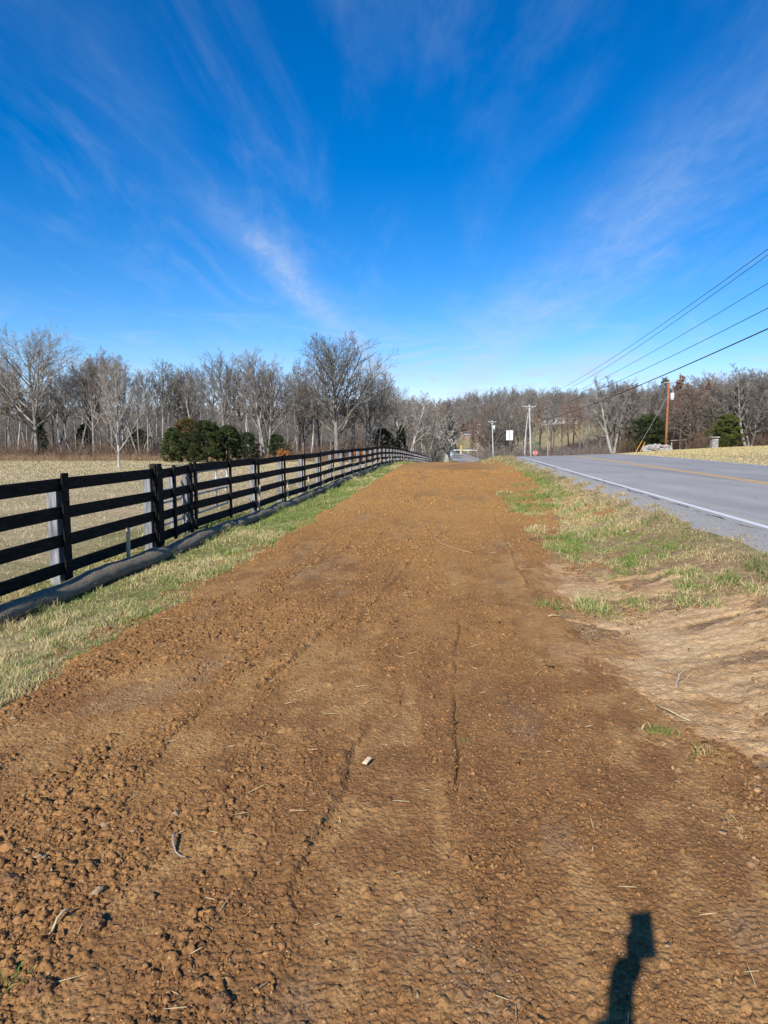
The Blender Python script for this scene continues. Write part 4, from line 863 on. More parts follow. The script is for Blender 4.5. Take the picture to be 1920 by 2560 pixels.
# evergreens
def conifer(name, loc, Ht, Wd, label, cols, n_=15000, seed=0, lobes=7, shape='round', group=None, brown=None):
    root = empty(name, loc, 0, label, 'evergreen', group); g_ = np.random.default_rng(seed)
    MB().tube([(0, 0, -.2), (0, 0, Ht * .5), (.05, 0, Ht * .9)], [.12, .08, .02], 7).build('trunk', m_bark_dark, root, smooth=True)
    # clumps of foliage set on short boughs
    nc = 420; t = g_.random(nc) ** .8; n_ = int(n_ * 2.1); zc = Ht * (.04 + .93 * t)
    prof = (np.sqrt(np.clip(1 - (2 * t - .55) ** 2 * .47, .01, 1)) if shape == 'round' else (1 - t) ** .7 * .95 + .06)
    a = g_.uniform(0, 6.283, nc); rr = Wd / 2 * prof * (.42 + .70 * g_.random(nc)) * (1 + .22 * np.sin(a * 3 + seed) + .14 * np.sin(a * 7 + 4 * t))
    cxx, cyy = rr * np.cos(a), rr * np.sin(a)
    ci = g_.integers(0, nc, n_); sg = np.clip(.062 * Wd * (.5 + 1.0 * g_.random(nc)), .10, .42)[ci]
    D = g_.normal(0, 1, (n_, 3)); D /= np.linalg.norm(D, axis=1, keepdims=True); rad_ = g_.random((n_, 1)) ** .5
    P = np.stack([cxx[ci], cyy[ci], zc[ci]], -1) + D * rad_ * sg[:, None] * np.array([1, 1, .8])
    P[:, 2] = np.maximum(P[:, 2], .05)
    cl = np.array(cols)[g_.integers(0, len(cols), nc)]
    if brown is not None: q = g_.random(nc) < brown[1]; cl[q] = brown[0]
    f = leaf_quads('crown', P, .058, [(1, 1, 1)], seed, m_needle, root, 2.6)
    at_ = f.data.color_attributes['col']; C = np.ones((n_ * 4, 4), np.float32); C[:, :3] = np.repeat(cl[ci] * g_.uniform(.6, 1.4, (n_, 1)), 4, 0); at_.data.foreach_set('color', C.ravel())
    return root
DG = [(.018, .028, .009), (.034, .046, .013), (.060, .068, .020)]
GE = 'cedars at the edge of the left field'
conifer('cedar_tree', at(432, 84), hgt(1068, 432, 84), 3.0, 'narrow green cedar at the left end of the cedar clump', [(.035, .055, .015), (.06, .078, .022)], 12000, 1, group=GE, shape='round')
conifer('cedar_tree', at(470, 86), hgt(1044, 470, 86), 4.4, 'bronzed brownish cedar, second from the left in the cedar clump', [(.085, .07, .022), (.06, .065, .02), (.11, .07, .025)], 17000, 2, group=GE, brown=((.15, .095, .035), .35))
conifer('cedar_tree', at(518, 85), hgt(1050, 518, 85), 4.8, 'broadest dark green cedar in the middle of the cedar clump', DG, 26000, 3, group=GE)
conifer('cedar_tree', at(570, 88), hgt(1062, 570, 88), 3.9, 'dark cedar at the right end of the cedar clump', DG, 16000, 4, group=GE)
conifer('cedar_tree', at(618, 96), hgt(1080, 618, 96), 3.4, 'small dim cedar under bare trees right of the cedar clump', [(.03, .045, .018)], 9000, 5, group=GE)
conifer('cedar_tree', at(103, 101), hgt(1042, 103, 101), 2.4, 'dark cedar under the tallest tree at the left edge', DG, 9000, 6, shape='cone')
conifer('cedar_tree', at(213, 107), hgt(1058, 213, 107), 2.8, 'dim cedar in the wood left of the young pale tree', [(.03, .05, .02)], 7000, 7)
conifer('cedar_tree', at(345, 105), hgt(1068, 345, 105), 3.6, 'dim cedar in the wood right of the young pale tree', [(.035, .045, .02)], 7000, 8)
conifer('cedar_tree', at(690, 99), hgt(1085, 690, 99), 3.6, 'dark cedar low under the forked tall tree', [(.04, .06, .02)], 8000, 9)
conifer('cedar_tree', at(955, 112), hgt(1070, 955, 112), 4.6, 'dark cedar behind the crest of the fence', DG, 12000, 10)
conifer('cedar_tree', at(1003, 118), hgt(1062, 1003, 118), 3.2, 'pointed dark cedar where the fence drops away', DG, 9000, 11, shape='cone')
conifer('cedar_tree', at(1622, 93), hgt(1035, 1622, 93), 5.0, 'wide dark green cedar left of the orange-brown pole', DG, 24000, 12)
conifer('cedar_tree', at(1815, 83.5), hgt(1035, 1815, 83.5), 3.6, 'rounded yellow-green cedar at the top of the right field', [(.07, .085, .018), (.10, .11, .025), (.045, .06, .015)], 17000, 13)
conifer('pine_tree', at(1182, 262), 9.5, 3.6, 'narrow dark evergreen on the hillside above the valley road', DG, 6000, 14, shape='cone')
conifer('pine_tree', at(1655, 128), hgt(940, 1655, 128), 3.6, 'dark evergreen top showing behind the head of the orange-brown pole', DG, 9000, 15, shape='round')

# brush under the wood edges, one tangled mass per side
def brush(name, xs, ys, hs, mat, label, seed, stems=26, rad=.016, spreadf=.45):
    g_ = np.random.default_rng(seed); m_ = len(xs); lst = []
    zs = H(xs, ys)
    for i in range(m_):
        for k in range(stems):
            a = g_.uniform(0, 6.28); ln = hs[i] * g_.uniform(.45, 1.1); t_ = abs(g_.normal(0, spreadf)); d = np.array([math.cos(a) * t_, math.sin(a) * t_, 1.]); b0 = np.array([xs[i] + g_.normal(0, .45), ys[i] + g_.normal(0, .45), zs[i] - .05]); bend = g_.normal(0, .18, 3) * ln
            p = [b0, b0 + d * ln * .5 + bend * .5, b0 + d * ln * np.array([1, 1, .82]) + bend]
            lst.append((np.array(p), np.array([rad, rad * .8, rad * .4]), 3))
            for q in range(3):
                u = g_.uniform(.35, .95); s0 = p[1] + (p[2] - p[1]) * u if u > .5 else p[0] + (p[1] - p[0]) * (u * 2); dd = g_.normal(0, .3, 3); dd[2] = abs(dd[2]) + .15
                lst.append((np.array([s0, s0 + dd * ln * .33, s0 + dd * ln * .55 + g_.normal(0, .05, 3)]), np.array([rad * .6, rad * .5, rad * .3]), 3))
    V, Q = tubes(lst); return tag(new_obj(name, np_mesh(name, V, Q), mat), label, 'brush', kind='stuff')
m_brush = mat_noise('brown_brush', (.07, .045, .032), (.18, .12, .085), .8, .9, 0, c3=(.30, .22, .16), spec=.1)
m_brush_g = mat_noise('grey_brush', (.09, .075, .062), (.20, .17, .145), .8, .9, 0, c3=(.32, .28, .24), spec=.1)
m_brush_t = mat_noise('tan_weed', (.24, .16, .09), (.42, .30, .18), .8, .9, 0, spec=.1)
pxs = rng.uniform(-90, 1010, 640); ys = 98 + 12 * rng.random(640) ** 1.5; k = ~((pxs > 405) & (pxs < 615) & (ys < 100)); pxs, ys = pxs[k], ys[k]
brush('brush', (pxs - 960) / F * ys, ys, rng.uniform(.9, 3.0, len(ys)), m_brush, 'tangled brown brush under the trees behind the left field', 1, 14, .018)
pxs = rng.uniform(-90, 900, 420); ys = 95.5 + 2.5 * rng.random(420)
brush('tall_weeds', (pxs - 960) / F * ys, ys, rng.uniform(.5, 1.15, len(ys)), m_brush_t, 'tan dead weeds fringing the wood edge of the left field', 2, 14, .013, .35)
pxs = rng.uniform(1540, 2060, 420); xx = (pxs - 960) / F * 92; ys = 93 - .28 * np.clip(xx - 33, 0, 60) + 10 * rng.random(420) ** 1.3; k = ~((pxs > 1590) & (pxs < 1720) & (ys < 97)); pxs, ys = pxs[k], ys[k]
brush('brush', (pxs - 960) / F * ys, ys, rng.uniform(1.0, 3.4, len(ys)), m_brush, 'tangled brown brush under the trees behind the right field', 3, 16, .017)
pxs = rng.uniform(1195, 1560, 330); ys = rng.uniform(165, 215, 330)
brush('brush', (pxs - 960) / F * ys, ys, rng.uniform(1.2, 3.6, len(ys)), m_brush_g, 'grey-brown thicket across the dip behind the utility poles', 4, 14, .03)
pxs = np.concatenate([rng.uniform(985, 1100, 170)]); ys = rng.uniform(150, 240, 170)
brush('brush', (pxs - 960) / F * ys, ys, rng.uniform(1.0, 3.2, len(ys)), m_brush_g, 'brown thicket left of the valley road', 5, 14, .03)
for px, y, hh, lb in ((815 * .87, 93, 1.7, 'small rusty-leaved shrub behind the fence left of the tallest tree'), (905, 100, 2.0, 'orange-leaved shrub behind the fence right of the tallest tree')):
    pass
for px, y, hh, lb in ((710, 92, 1.9, 'small rusty-leaved shrub behind the fence right of the cedars'), (902, 97, 2.0, 'orange-leaved shrub behind the fence below the tallest tree')):
    loc = at(px, y); sk = oak(60 + int(px), hh, r0=.03, nkids=(10, 6, 4), spread=(45, 40, 40), lratio=(.5, .5, .5), trunk_t=(.1, .95), stems=3, minr=.008)
    o = make_tree('leafy_shrub', loc, sk, m_bark_dark, m_twig_brown, lb, 'shrub'); leaves_in(o, sk[1], 1300, [(.42, .17, .05), (.35, .13, .04)], .12, seed=int(px))

# far wooded hills: one mass
def woodland(seed=5):
    g_ = np.random.default_rng(seed); protos = []
    for k in range(6):
        tk_, cr_ = grow(300 + k, 11 + k, .2, .3, (48, 40, 38), (11, 6, 3), (.38, .5, .5), (.06, .12, .16, .2), (.02, .05, .03, .02), trunk_t=(.28, .97), minr=.045)
        P = [(p[[0, len(p) // 2, -1]], r[[0, len(p) // 2, -1]], 3) for p, r, s in tk_ + cr_]; V, Q = tubes(P); protos.append((V, Q))
    VV = []; QQ = []; off = 0; cnt = 0
    for (y0, y1, sp) in ((238, 330, 6.5), (330, 460, 8.5), (460, 640, 11), (640, 900, 15)):
        y = y0
        while y < y1:
            x = -.62 * y - 12
            while x < .62 * y + 12:
                xx = x + g_.uniform(-.4, .4) * sp; yq = y + g_.uniform(-.4, .4) * sp; x += sp
                s_ = xx - float(K(yq))
                if -1.5 < s_ - 7 < 6.5 + 1.5: continue
                if 10 < s_ < 46 and yq < 372 + 14 * math.sin(s_ / 5): continue
                if 46 <= s_ < 125 and yq < 345 and g_.random() < .93: continue
                if s_ < 2 and yq < 250: pass
                V, Q = protos[g_.integers(0, 6)]; a = g_.uniform(0, 6.28); sc_ = g_.uniform(.75, 1.2); ca, sa = math.cos(a) * sc_, math.sin(a) * sc_
                W = np.empty_like(V); W[:, 0] = V[:, 0] * ca - V[:, 1] * sa + xx; W[:, 1] = V[:, 0] * sa + V[:, 1] * ca + yq; W[:, 2] = V[:, 2] * sc_ + h1(xx, yq)
                VV.append(W.astype(np.float32)); QQ.append(Q + off); off += len(V); cnt += 1
            y += sp
    print('woodland trees', cnt, 'verts', off)
    return np.concatenate(VV), np.concatenate(QQ)
V, Q = woodland(); m_far = mat_noise('far_wood', (.095, .082, .07), (.20, .178, .155), .12, .95, 0, c3=(.32, .29, .26), spec=.05)
tag(new_obj('far_woods', np_mesh('far_woods', V, Q), m_far), 'bare grey-brown woods covering the hills beyond the road', 'woods', kind='stuff')

# ------------------------------------------------------------------ utility poles and wires
m_pole = mat_noise('weathered_pole', (.26, .245, .22), (.46, .44, .41), 5, .85, .4, .006, (4, 4, .3), c3=(.56, .54, .51), bscale=20)
m_pole_o = mat_noise('orange_brown_pole', (.20, .078, .032), (.31, .13, .06), 4, .8, .4, .006, (3, 3, .4), c3=(.15, .062, .03), bscale=20)
m_pole_b = mat_noise('brown_pole', (.16, .08, .045), (.27, .15, .09), 4, .85, .3, .006, (3, 3, .4))
m_ins = mat_noise('grey_porcelain', (.38, .40, .42), (.55, .57, .60), 10, .4, 0)
m_can = mat_noise('transformer_grey', (.50, .54, .58), (.62, .66, .70), 10, .5, 0)
m_wire = mat_noise('wire_sheath', (.015, .017, .02), (.03, .032, .035), 10, .6, 0)
def pole(px, y, top_py, label, mat, arm=0, lean=0., can=False, r_=.15, armang=0., armz=-.35, base_dz=0):
    loc = at(px, y); Ht = z_at(top_py, y) - loc[2]
    root = empty('utility_pole', loc, 0, label, 'utility pole', 'utility poles')
    tp = Vector((-lean * Ht, 0, Ht))
    MB().tube([Vector((0, 0, -.3)), tp * .33, tp * .66, tp], [r_, r_ * .9, r_ * .82, r_ * .7], 12).build('shaft', mat, root, smooth=True)
    dv = Vector((math.cos(armang), math.sin(armang), 0)); pts = []
    if arm:
        c = tp + Vector((0, -.16, armz))
        MB().bar(c - dv * arm, c + dv * arm, .12, .09).build('crossarm', mat, root, bevel=.008)
        for sg in (-1, 1): MB().bar(c + dv * sg * arm * .55 + Vector((0, -.05, -.04)), tp + Vector((0, -.12, armz - .62)), .05, .02).build('brace', mat, root)
        for t in (-.92, -.42, .92):
            p = c + dv * arm * t; MB().tube([p + Vector((0, 0, .05)), p + Vector((0, 0, .12)), p + Vector((0, 0, .16)), p + Vector((0, 0, .22))], [.02, .05, .035, .05], 8).build('insulator', m_ins, root, smooth=True)
            pts.append(Vector(loc) + p + Vector((0, 0, .22)))
    if can:
        c = tp + Vector((.30 + r_, -.1, armz - 1.25)); MB().tube([c + Vector((0, 0, -.48)), c + Vector((0, 0, -.45)), c + Vector((0, 0, .38)), c + Vector((0, 0, .45))], [.2, .24, .24, .17], 14).build('transformer', m_can, root, smooth=True)
        MB().tube([c + Vector((.05, 0, .42)), c + Vector((.05, 0, .68))], [.045, .03], 8).build('bushing', m_ins, root, smooth=True)
    return root, pts, Vector(loc), tp
PA, ptA, locA, tpA = pole(1328, 112, 1011, 'tallest grey utility pole with a crossarm, beside the stop sign', m_pole, 1.15, .055, r_=.16, armang=.25)
PB, ptB, locB, tpB = pole(1234, 150, 1051, 'middle grey utility pole with crossarm and small transformer', m_pole, .95, .05, can=True, r_=.15, armang=.1, armz=-.3)
PC, ptC, locC, tpC = pole(1194, 192, 1058, 'farthest grey utility pole with crossarm beside the valley road', m_pole, .95, .02, r_=.15, armz=-.35)
PO, ptO, locO, tpO = pole(1663, 90, 953, 'orange-brown utility pole with a grey transformer on the right', m_pole_o, .0, -.005, can=True, r_=.19, armz=-.7)
MB().bar(tpO + Vector((-.75, -.15, -.22)), tpO + Vector((.55, -.15, -.05)), .09, .08).build('crossarm', m_pole, PO, bevel=.006)
MB().tube([tpO + Vector((0, -.1, 0)), tpO + Vector((.25, -.1, .10)), tpO + Vector((.6, -.1, -.25))], .03, 6).build('bracket', m_ins, PO)
PE, ptE, locE, tpE = pole(1377, 158, 1052, 'brown utility pole without crossarm in front of the centre thicket', m_pole_b, 0, .0, r_=.15)
nz = h1(14.9, 15)
root = empty('utility_pole', (14.9, 15, nz), 0, 'near utility pole carrying the wires, just beyond the right edge of view', 'utility pole', 'utility poles'); NP = Vector((14.9, 15, nz))
MB().tube([(0, 0, -.3), (0, 0, 5), (0, 0, 9.6)], [.16, .14, .115], 12).build('shaft', m_pole, root, smooth=True); MB().bar((-1.15, -.16, 9.15), (1.15, -.16, 9.15), .12, .09).build('crossarm', m_pole, root, bevel=.008)
def wire(a, b_, sag, r_, label, n_=40, group='overhead wires between the poles'):
    a = Vector(a); b_ = Vector(b_); pts = []
    for i in range(n_ + 1):
        t = i / n_; p = a.lerp(b_, t); p.z -= 4 * sag * t * (1 - t); pts.append(p - a)
    o = MB().tube(pts, r_, 6).build('overhead_wire', m_wire, smooth=True); o.location = a; return tag(o, label, 'wire', group)
wire(ptA[0], NP + Vector((-1.05, -.16, 9.35)), 1.15, .014, 'topmost overhead wire at the right edge of the picture')
wire(ptA[1], NP + Vector((-.45, -.16, 9.75)), 1.45, .014, 'second overhead wire, running just under the topmost one')
wire(ptA[2], NP + Vector((1.05, -.16, 9.35)), 1.25, .014, 'third overhead wire from the top at the right edge')
wire(locA + tpA * .86, NP + Vector((0, -.16, 7.4)), 1.0, .016, 'fourth overhead wire from the top, above the thick cable')
wire(locA + tpA * .66, NP + Vector((0, -.16, 6.55)), .75, .028, 'lowest and thickest black overhead cable on the right')
for k in range(3): wire(ptA[k], ptB[k], .8, .012, 'thin wire from the tallest grey pole to the middle grey pole')
for k in range(3): wire(ptB[k], ptC[k], .8, .012, 'thin wire from the middle grey pole to the farthest grey pole')
wire(locA + tpA * .62, locE + tpE * .93, .9, .02, 'black cable from the tallest grey pole to the brown pole')
wire(locO + tpO * .98, locA + tpA * .9, 1.0, .016, 'pale service wire from the orange-brown pole to the tallest grey pole')
wire(locO + tpO * .97, (75, 96, 10.6), 1.2, .014, 'thin wire running right from the top of the orange-brown pole')
wire(locO + tpO * .82, (75, 96, 8.8), .8, .014, 'thin wire running right from beside the transformer')
# guy wire with orange guards
gx, gy, gzz = at(1588, 86); m_og = mat_noise('orange_guard', (.55, .26, .06), (.68, .34, .09), 8, .6, 0)
root = empty('guy_wire', (gx, gy, gzz), 0, 'slanting guy wire with orange-yellow guards left of the orange-brown pole', 'guy wire'); tpw = locO + tpO * .80 - Vector((gx, gy, gzz))
MB().tube([Vector((0, 0, 0)), tpw], .012, 6).build('cable', m_ins, root)
for k, dx in enumerate((0, .55)):
    d = (tpw - Vector((dx, 0, 0))).normalized(); MB().tube([Vector((dx, 0, -.05)), Vector((dx, 0, 0)) + d * (2.0 if k == 0 else 1.7)], .045, 8).build('guard', m_og, root, smooth=True)

# ------------------------------------------------------------------ signs
m_alu = mat_noise('sign_back', (.60, .63, .68), (.70, .73, .78), 6, .45, .05)
m_spost = mat_noise('brown_sign_post', (.10, .06, .04), (.17, .11, .075), 12, .8, .2)
x, y = px2x(1272.5, 47), 47.; z = h1(x, y); root = empty('road_sign', (x, y, z), 0, 'pair of blank white sign backs on one dark post at the crest', 'sign')
zt = z_at(1076, y) - z; zb = z_at(1100.5, y) - z
MB().box((0, .0, zt / 2 - .1), (.05, .035, zt + .25)).build('post', m_spost, root, bevel=.004)
for sx_, nm in ((-.125, ''), (.125, '')):
    MB().box((sx_, -.03, (zt + zb) / 2), (.215, .004, zt - zb)).build('sign_panel', m_alu, root, bevel=.0015)
for sx_ in (-.125, .125):
    for kz in (.25, .75): MB().tube([(sx_, -.04, zb + (zt - zb) * kz), (sx_, -.032, zb + (zt - zb) * kz)], .012, 8).build('bolt', m_steel, root)
MB().box((0, -.034, zt * .5 + .9), (.03, .008, .85)).build('bracket', m_spost, root)
m_stop = mat_noise('stop_red', (.52, .035, .04), (.60, .05, .05), 5, .5, 0); m_white = mat_noise('sign_white', (.75, .75, .75), (.82, .82, .82), 5, .5, 0); m_green = mat_noise('sign_green', (.02, .17, .10), (.03, .21, .13), 5, .5, 0); m_blue = mat_noise('blue_sign_back', (.30, .42, .50), (.38, .50, .58), 5, .5, 0)
def text(body, size, mat, parent, loc, rot=(math.pi / 2, 0, 0), name='lettering'):
    cu = bpy.data.curves.new(name, 'FONT'); cu.body = body; cu.size = size; cu.align_x = 'CENTER'; cu.align_y = 'CENTER'; cu.extrude = .003
    t_ = bpy.data.objects.new(name, cu); COL.objects.link(t_); dg = bpy.context.evaluated_depsgraph_get(); me = bpy.data.meshes.new_from_object(t_.evaluated_get(dg)); bpy.data.objects.remove(t_)
    o = new_obj(name, me, mat, parent); o.location = loc; o.rotation_euler = rot; return o
def octagon(r, th, y0):
    a = [R(22.5 + 45 * k) for k in range(8)]; v = [(r * math.cos(q), y0, r * math.sin(q)) for q in a] + [(r * math.cos(q), y0 + th, r * math.sin(q)) for q in a]
    return MB().poly(v, [tuple(range(8)), tuple(range(15, 7, -1))] + [((i + 1) % 8, i, 8 + i, 8 + (i + 1) % 8) for i in range(8)])
y = 128.; x = px2x(1337.8, y, -2); z = h1(x, y); root = empty('stop_sign', (x, y, z), 0, 'red octagonal stop sign with a green street name blade above', 'sign')
zs_ = z_at(1132.5, y) - z; zn = z_at(1109.8, y) - z
MB().box((0, .03, (zn + .3) / 2), (.06, .04, zn + .3)).build('post', mat_noise('green_post', (.06, .12, .09), (.1, .17, .13), 9), root)
o = octagon(.44, .006, -.012).build('border', m_white, root); o.location.z = zs_
o = octagon(.40, .006, -.022).build('octagon', m_stop, root); o.location.z = zs_
text('STOP', .34, m_white, root, (0, -.026, zs_))
MB().box((0, 0, zn), (.62, .006, .17)).build('street_name_blade', m_green, root)
y = 118.; x = px2x(1128, y, -2); z = h1(x, y); zc = z_at(1136, y) - z; root = empty('road_sign', (x, y, z), .3, 'small blue-grey sign back just right of the thick roadside trunk', 'sign')
MB().box((0, .02, zc / 2), (.05, .03, zc + .3)).build('post', m_spost, root); MB().box((0, -.01, zc), (.42, .004, .62)).build('sign_panel', m_blue, root, bevel=.001)

# ------------------------------------------------------------------ valley things: rail, bollard, curved fence, shed, boulders, drive
o = MB(); a = at(1131, 240); b_ = at(1192, 232); root = empty('white_rail', a, 0, 'long white horizontal rail beside the valley road', 'rail')
d = Vector(b_) - Vector(a); MB().bar(Vector((0, 0, z_at(1125, 240) - a[2])), d + Vector((0, 0, z_at(1125.5, 232) - b_[2])), .22, .1).build('rail', m_white, root)
for t in (0.02, .33, .66, .98): p = d * t; MB().box(p + Vector((0, .1, .7)), (.16, .14, 2.)).build('post', m_pole, root)
loc = at(1153, 236); hb = z_at(1114, 236) - loc[2]; m_yel = mat_noise('yellow_marker', (.60, .42, .08), (.7, .5, .12), 5, .6, 0); root = empty('marker_post', loc, 0, 'yellow marker post by the white rail', 'post'); MB().tube([(0, 0, -.2), (0, 0, hb)], .22, 10).build('shaft', m_yel, root); MB().tube([(0, 0, hb), (0, 0, hb + .12), (0, 0, hb + .18)], [.25, .25, .05], 10).build('cap', m_yel, root)
loc = at(1138, 262); root = empty('board_fence', loc, 0, 'dark fence curving up the hillside field beyond the valley road', 'fence')
pts = [at(p, y_) for p, y_ in ((1152, 250), (1146, 262), (1140, 280), (1137, 300), (1136, 325), (1140, 350), (1150, 368), (1166, 375), (1184, 378))]
for rz in (.5, .95, 1.4):
    mb = MB()
    for p, q in zip(pts[:-1], pts[1:]): mb.bar(Vector(p) - Vector(loc) + Vector((0, 0, rz)), Vector(q) - Vector(loc) + Vector((0, 0, rz)), .22, .06)
    mb.build('rail', m_black, root)
for p in pts: MB().box(Vector(p) - Vector(loc) + Vector((0, 0, .8)), (.2, .2, 1.7)).build('post', m_black, root)
def house(px, y, base_dz, W, D, Hw, Hr, mw, mr, label, rz=0, wins=3, name='house', door=True):
    loc = at(px, y, base_dz); root = empty(name, loc, rz, label, name.replace('_', ' '))
    MB().box((0, 0, Hw / 2 - .6), (W, D, Hw + 1.2)).build('wall', mw, root)
    e = .45; v = [(-W / 2 - e, -D / 2 - e, Hw - .12), (W / 2 + e, -D / 2 - e, Hw - .12), (W / 2 + e, D / 2 + e, Hw - .12), (-W / 2 - e, D / 2 + e, Hw - .12), (-W / 2 - e, 0, Hw + Hr), (W / 2 + e, 0, Hw + Hr)]
    MB().poly(v, [(0, 1, 5, 4), (2, 3, 4, 5), (1, 2, 5), (3, 0, 4), (3, 2, 1, 0)]).build('roof', mr, root)
    MB().box((0, -D / 2 - e - .05, Hw - .16), (W + 2 * e, .08, .2)).build('fascia', m_white, root)
    for k in range(wins):
        xx = -W / 2 + W * (k + .5) / wins
        if door and k == wins // 2:
            dr = MB().box((xx, -D / 2 - .03, 1.05), (1., .06, 2.1)).build('door', m_pole_b, root); MB().box((xx + .35, -D / 2 - .08, 1.05), (.08, .06, .08)).build('handle', m_steel, dr); continue
        f = MB().box((xx, -D / 2 - .03, 1.5), (1.5, .06, 1.2)).build('window', m_white, root); MB().box((xx, -D / 2 - .07, 1.5), (1.3, .03, 1.0)).build('pane', m_glass, f)
    return root
m_glass = mat_noise('dark_glass', (.03, .04, .05), (.05, .06, .07), 3, .12, 0, spec=.6)
m_wallw = mat_noise('white_siding', (.62, .62, .60), (.72, .72, .70), 2, .7, .2, .01, (1, 1, 8)); m_wallg = mat_noise('grey_siding', (.26, .28, .30), (.34, .36, .38), 2, .7, .2, .01, (1, 1, 8)); m_wallb = mat_noise('brown_brick', (.20, .12, .09), (.32, .21, .16), 12, .8, .3)
m_roofd = mat_noise('dark_shingle', (.05, .05, .055), (.10, .10, .105), 3, .85, .3); m_roofg = mat_noise('blue_grey_shingle', (.13, .15, .165), (.20, .22, .235), 3, .85, .3)
house(1400, 322, .3, 13, 8, 2.6, 1.7, m_wallw, m_roofd, 'low white house with a dark roof on the hillside among bare trees', .12, 4)
house(1174, 330, .2, 5.5, 4, 2.0, 1.2, m_wallb, m_roofd, 'small dark shed at the top of the hillside field', 0, 2, 'shed', True)
house(1690, 122, -.8, 12, 8, 2.3, 2.6, m_wallg, m_roofg, 'grey house with a blue-grey roof behind the trees right of the orange-brown pole', -.1, 4)
# white car on the hillside beside the house
def car(px, y, rz, mb_, label):
    loc = at(px, y, .0); root = empty('parked_car', loc, rz, label, 'car')
    prof = [(-2.2, .35), (-2.25, .75), (-1.9, .95), (-1.2, 1.02), (-.75, 1.42), (.7, 1.45), (1.35, 1.05), (2.1, .92), (2.25, .6), (2.2, .35)]
    v = [(a, -.86, b) for a, b in prof] + [(a, .86, b) for a, b in prof]; k = len(prof)
    MB().poly(v, [tuple(range(k)), tuple(range(2 * k - 1, k - 1, -1))] + [((i + 1) % k, i, k + i, k + (i + 1) % k) for i in range(k)]).build('body', mb_, root, bevel=.05)
    for sy in (-.88, .88): MB().poly([(-1.05, sy, 1.03), (-.68, sy, 1.36), (.62, sy, 1.38), (1.15, sy, 1.05)], [(0, 1, 2, 3) if sy > 0 else (3, 2, 1, 0)]).build('side_window', m_glass, root)
    for sx_ in (-1.4, 1.4):
        for sy in (-.82, .82): w_ = MB().tube([(sx_, sy - .1, .33), (sx_, sy + .1, .33)], .33, 16).build('wheel', m_wire, root); MB().tube([(sx_, sy - .12, .33), (sx_, sy + .12, .33)], .17, 12).build('rim', m_steel, w_)
car(1366, 312, .05, m_wallw, 'white car parked in front of the hillside house')
m_stone = mat_noise('field_stone', (.13, .12, .115), (.30, .28, .265), 3, .9, .6, .05, c3=(.46, .435, .41), bscale=9)
def stone_pile(name, c, W, D, Hh, n_, seed, label, cat):
    g_ = np.random.default_rng(seed); xs = g_.uniform(-W / 2, W / 2, n_); ys_ = g_.uniform(-D / 2, D / 2, n_); rr = g_.uniform(.14, .3, n_)
    zs_ = g_.uniform(0, 1, n_) * Hh * (1 - (2 * xs / W) ** 4 * .5)
    V, T_, _ = rocks(xs, ys_, rr, zs_, 2, seed, flat=.75, jag=.07); o = new_obj(name, np_mesh(name, V, T=T_), m_stone); o.location = c; return tag(o, label, cat)
stone_pile('stone_wall', at(1642, 89), 3.6, .6, .75, 260, 1, 'dry grey stone wall left of the foot of the orange-brown pole', 'wall')
stone_pile('stone_wall', at(1060, 205), 9, 1.5, .9, 160, 2, 'low pale stone wall by the drive beyond the fence end', 'wall')
loc = at(1783, 81.5); root = empty('stone_pillar', loc, 0, 'pale stone gate pillar left of the yellow-green cedar', 'pillar')
for k in range(4): MB().box((.02 * (k % 2), .02 * ((k + 1) % 2), .12 + .3 * k), (.75 - .03 * k, .7, .28)).build('stone_course', m_stone, root, bevel=.03)
MB().box((0, 0, 1.36), (.95, .9, .14)).build('cap_stone', m_white if False else m_stone, root, bevel=.02)
# white rail fence right of orange pole
a = at(1668, 92); b_ = at(1716, 96); root = empty('white_rail', a, 0, 'pale single-rail fence right of the foot of the orange-brown pole', 'rail'); d = Vector(b_) - Vector(a)
MB().bar(Vector((0, 0, z_at(1102, 92) - a[2])), d + Vector((0, 0, z_at(1099, 96) - b_[2])), .12, .08).build('rail', m_pole, root)
for t in (.2, .6, .98): p = d * t; MB().box(p + Vector((0, .08, .5)), (.1, .1, 1.2)).build('post', m_pole, root)
# gravel drive left of the valley road
ya = np.linspace(196, 206, 8); xa = np.linspace(-6, float(K(200)) + 4.0, 24); Xd, Yd = np.meshgrid(xa, ya); Zd = H(Xd, Yd) + .12
tag(new_obj('gravel_drive', np_mesh('gravel_drive', np.stack([Xd, Yd, Zd], -1).reshape(-1, 3), grid_quads(*Xd.shape)), grv), kind='structure')

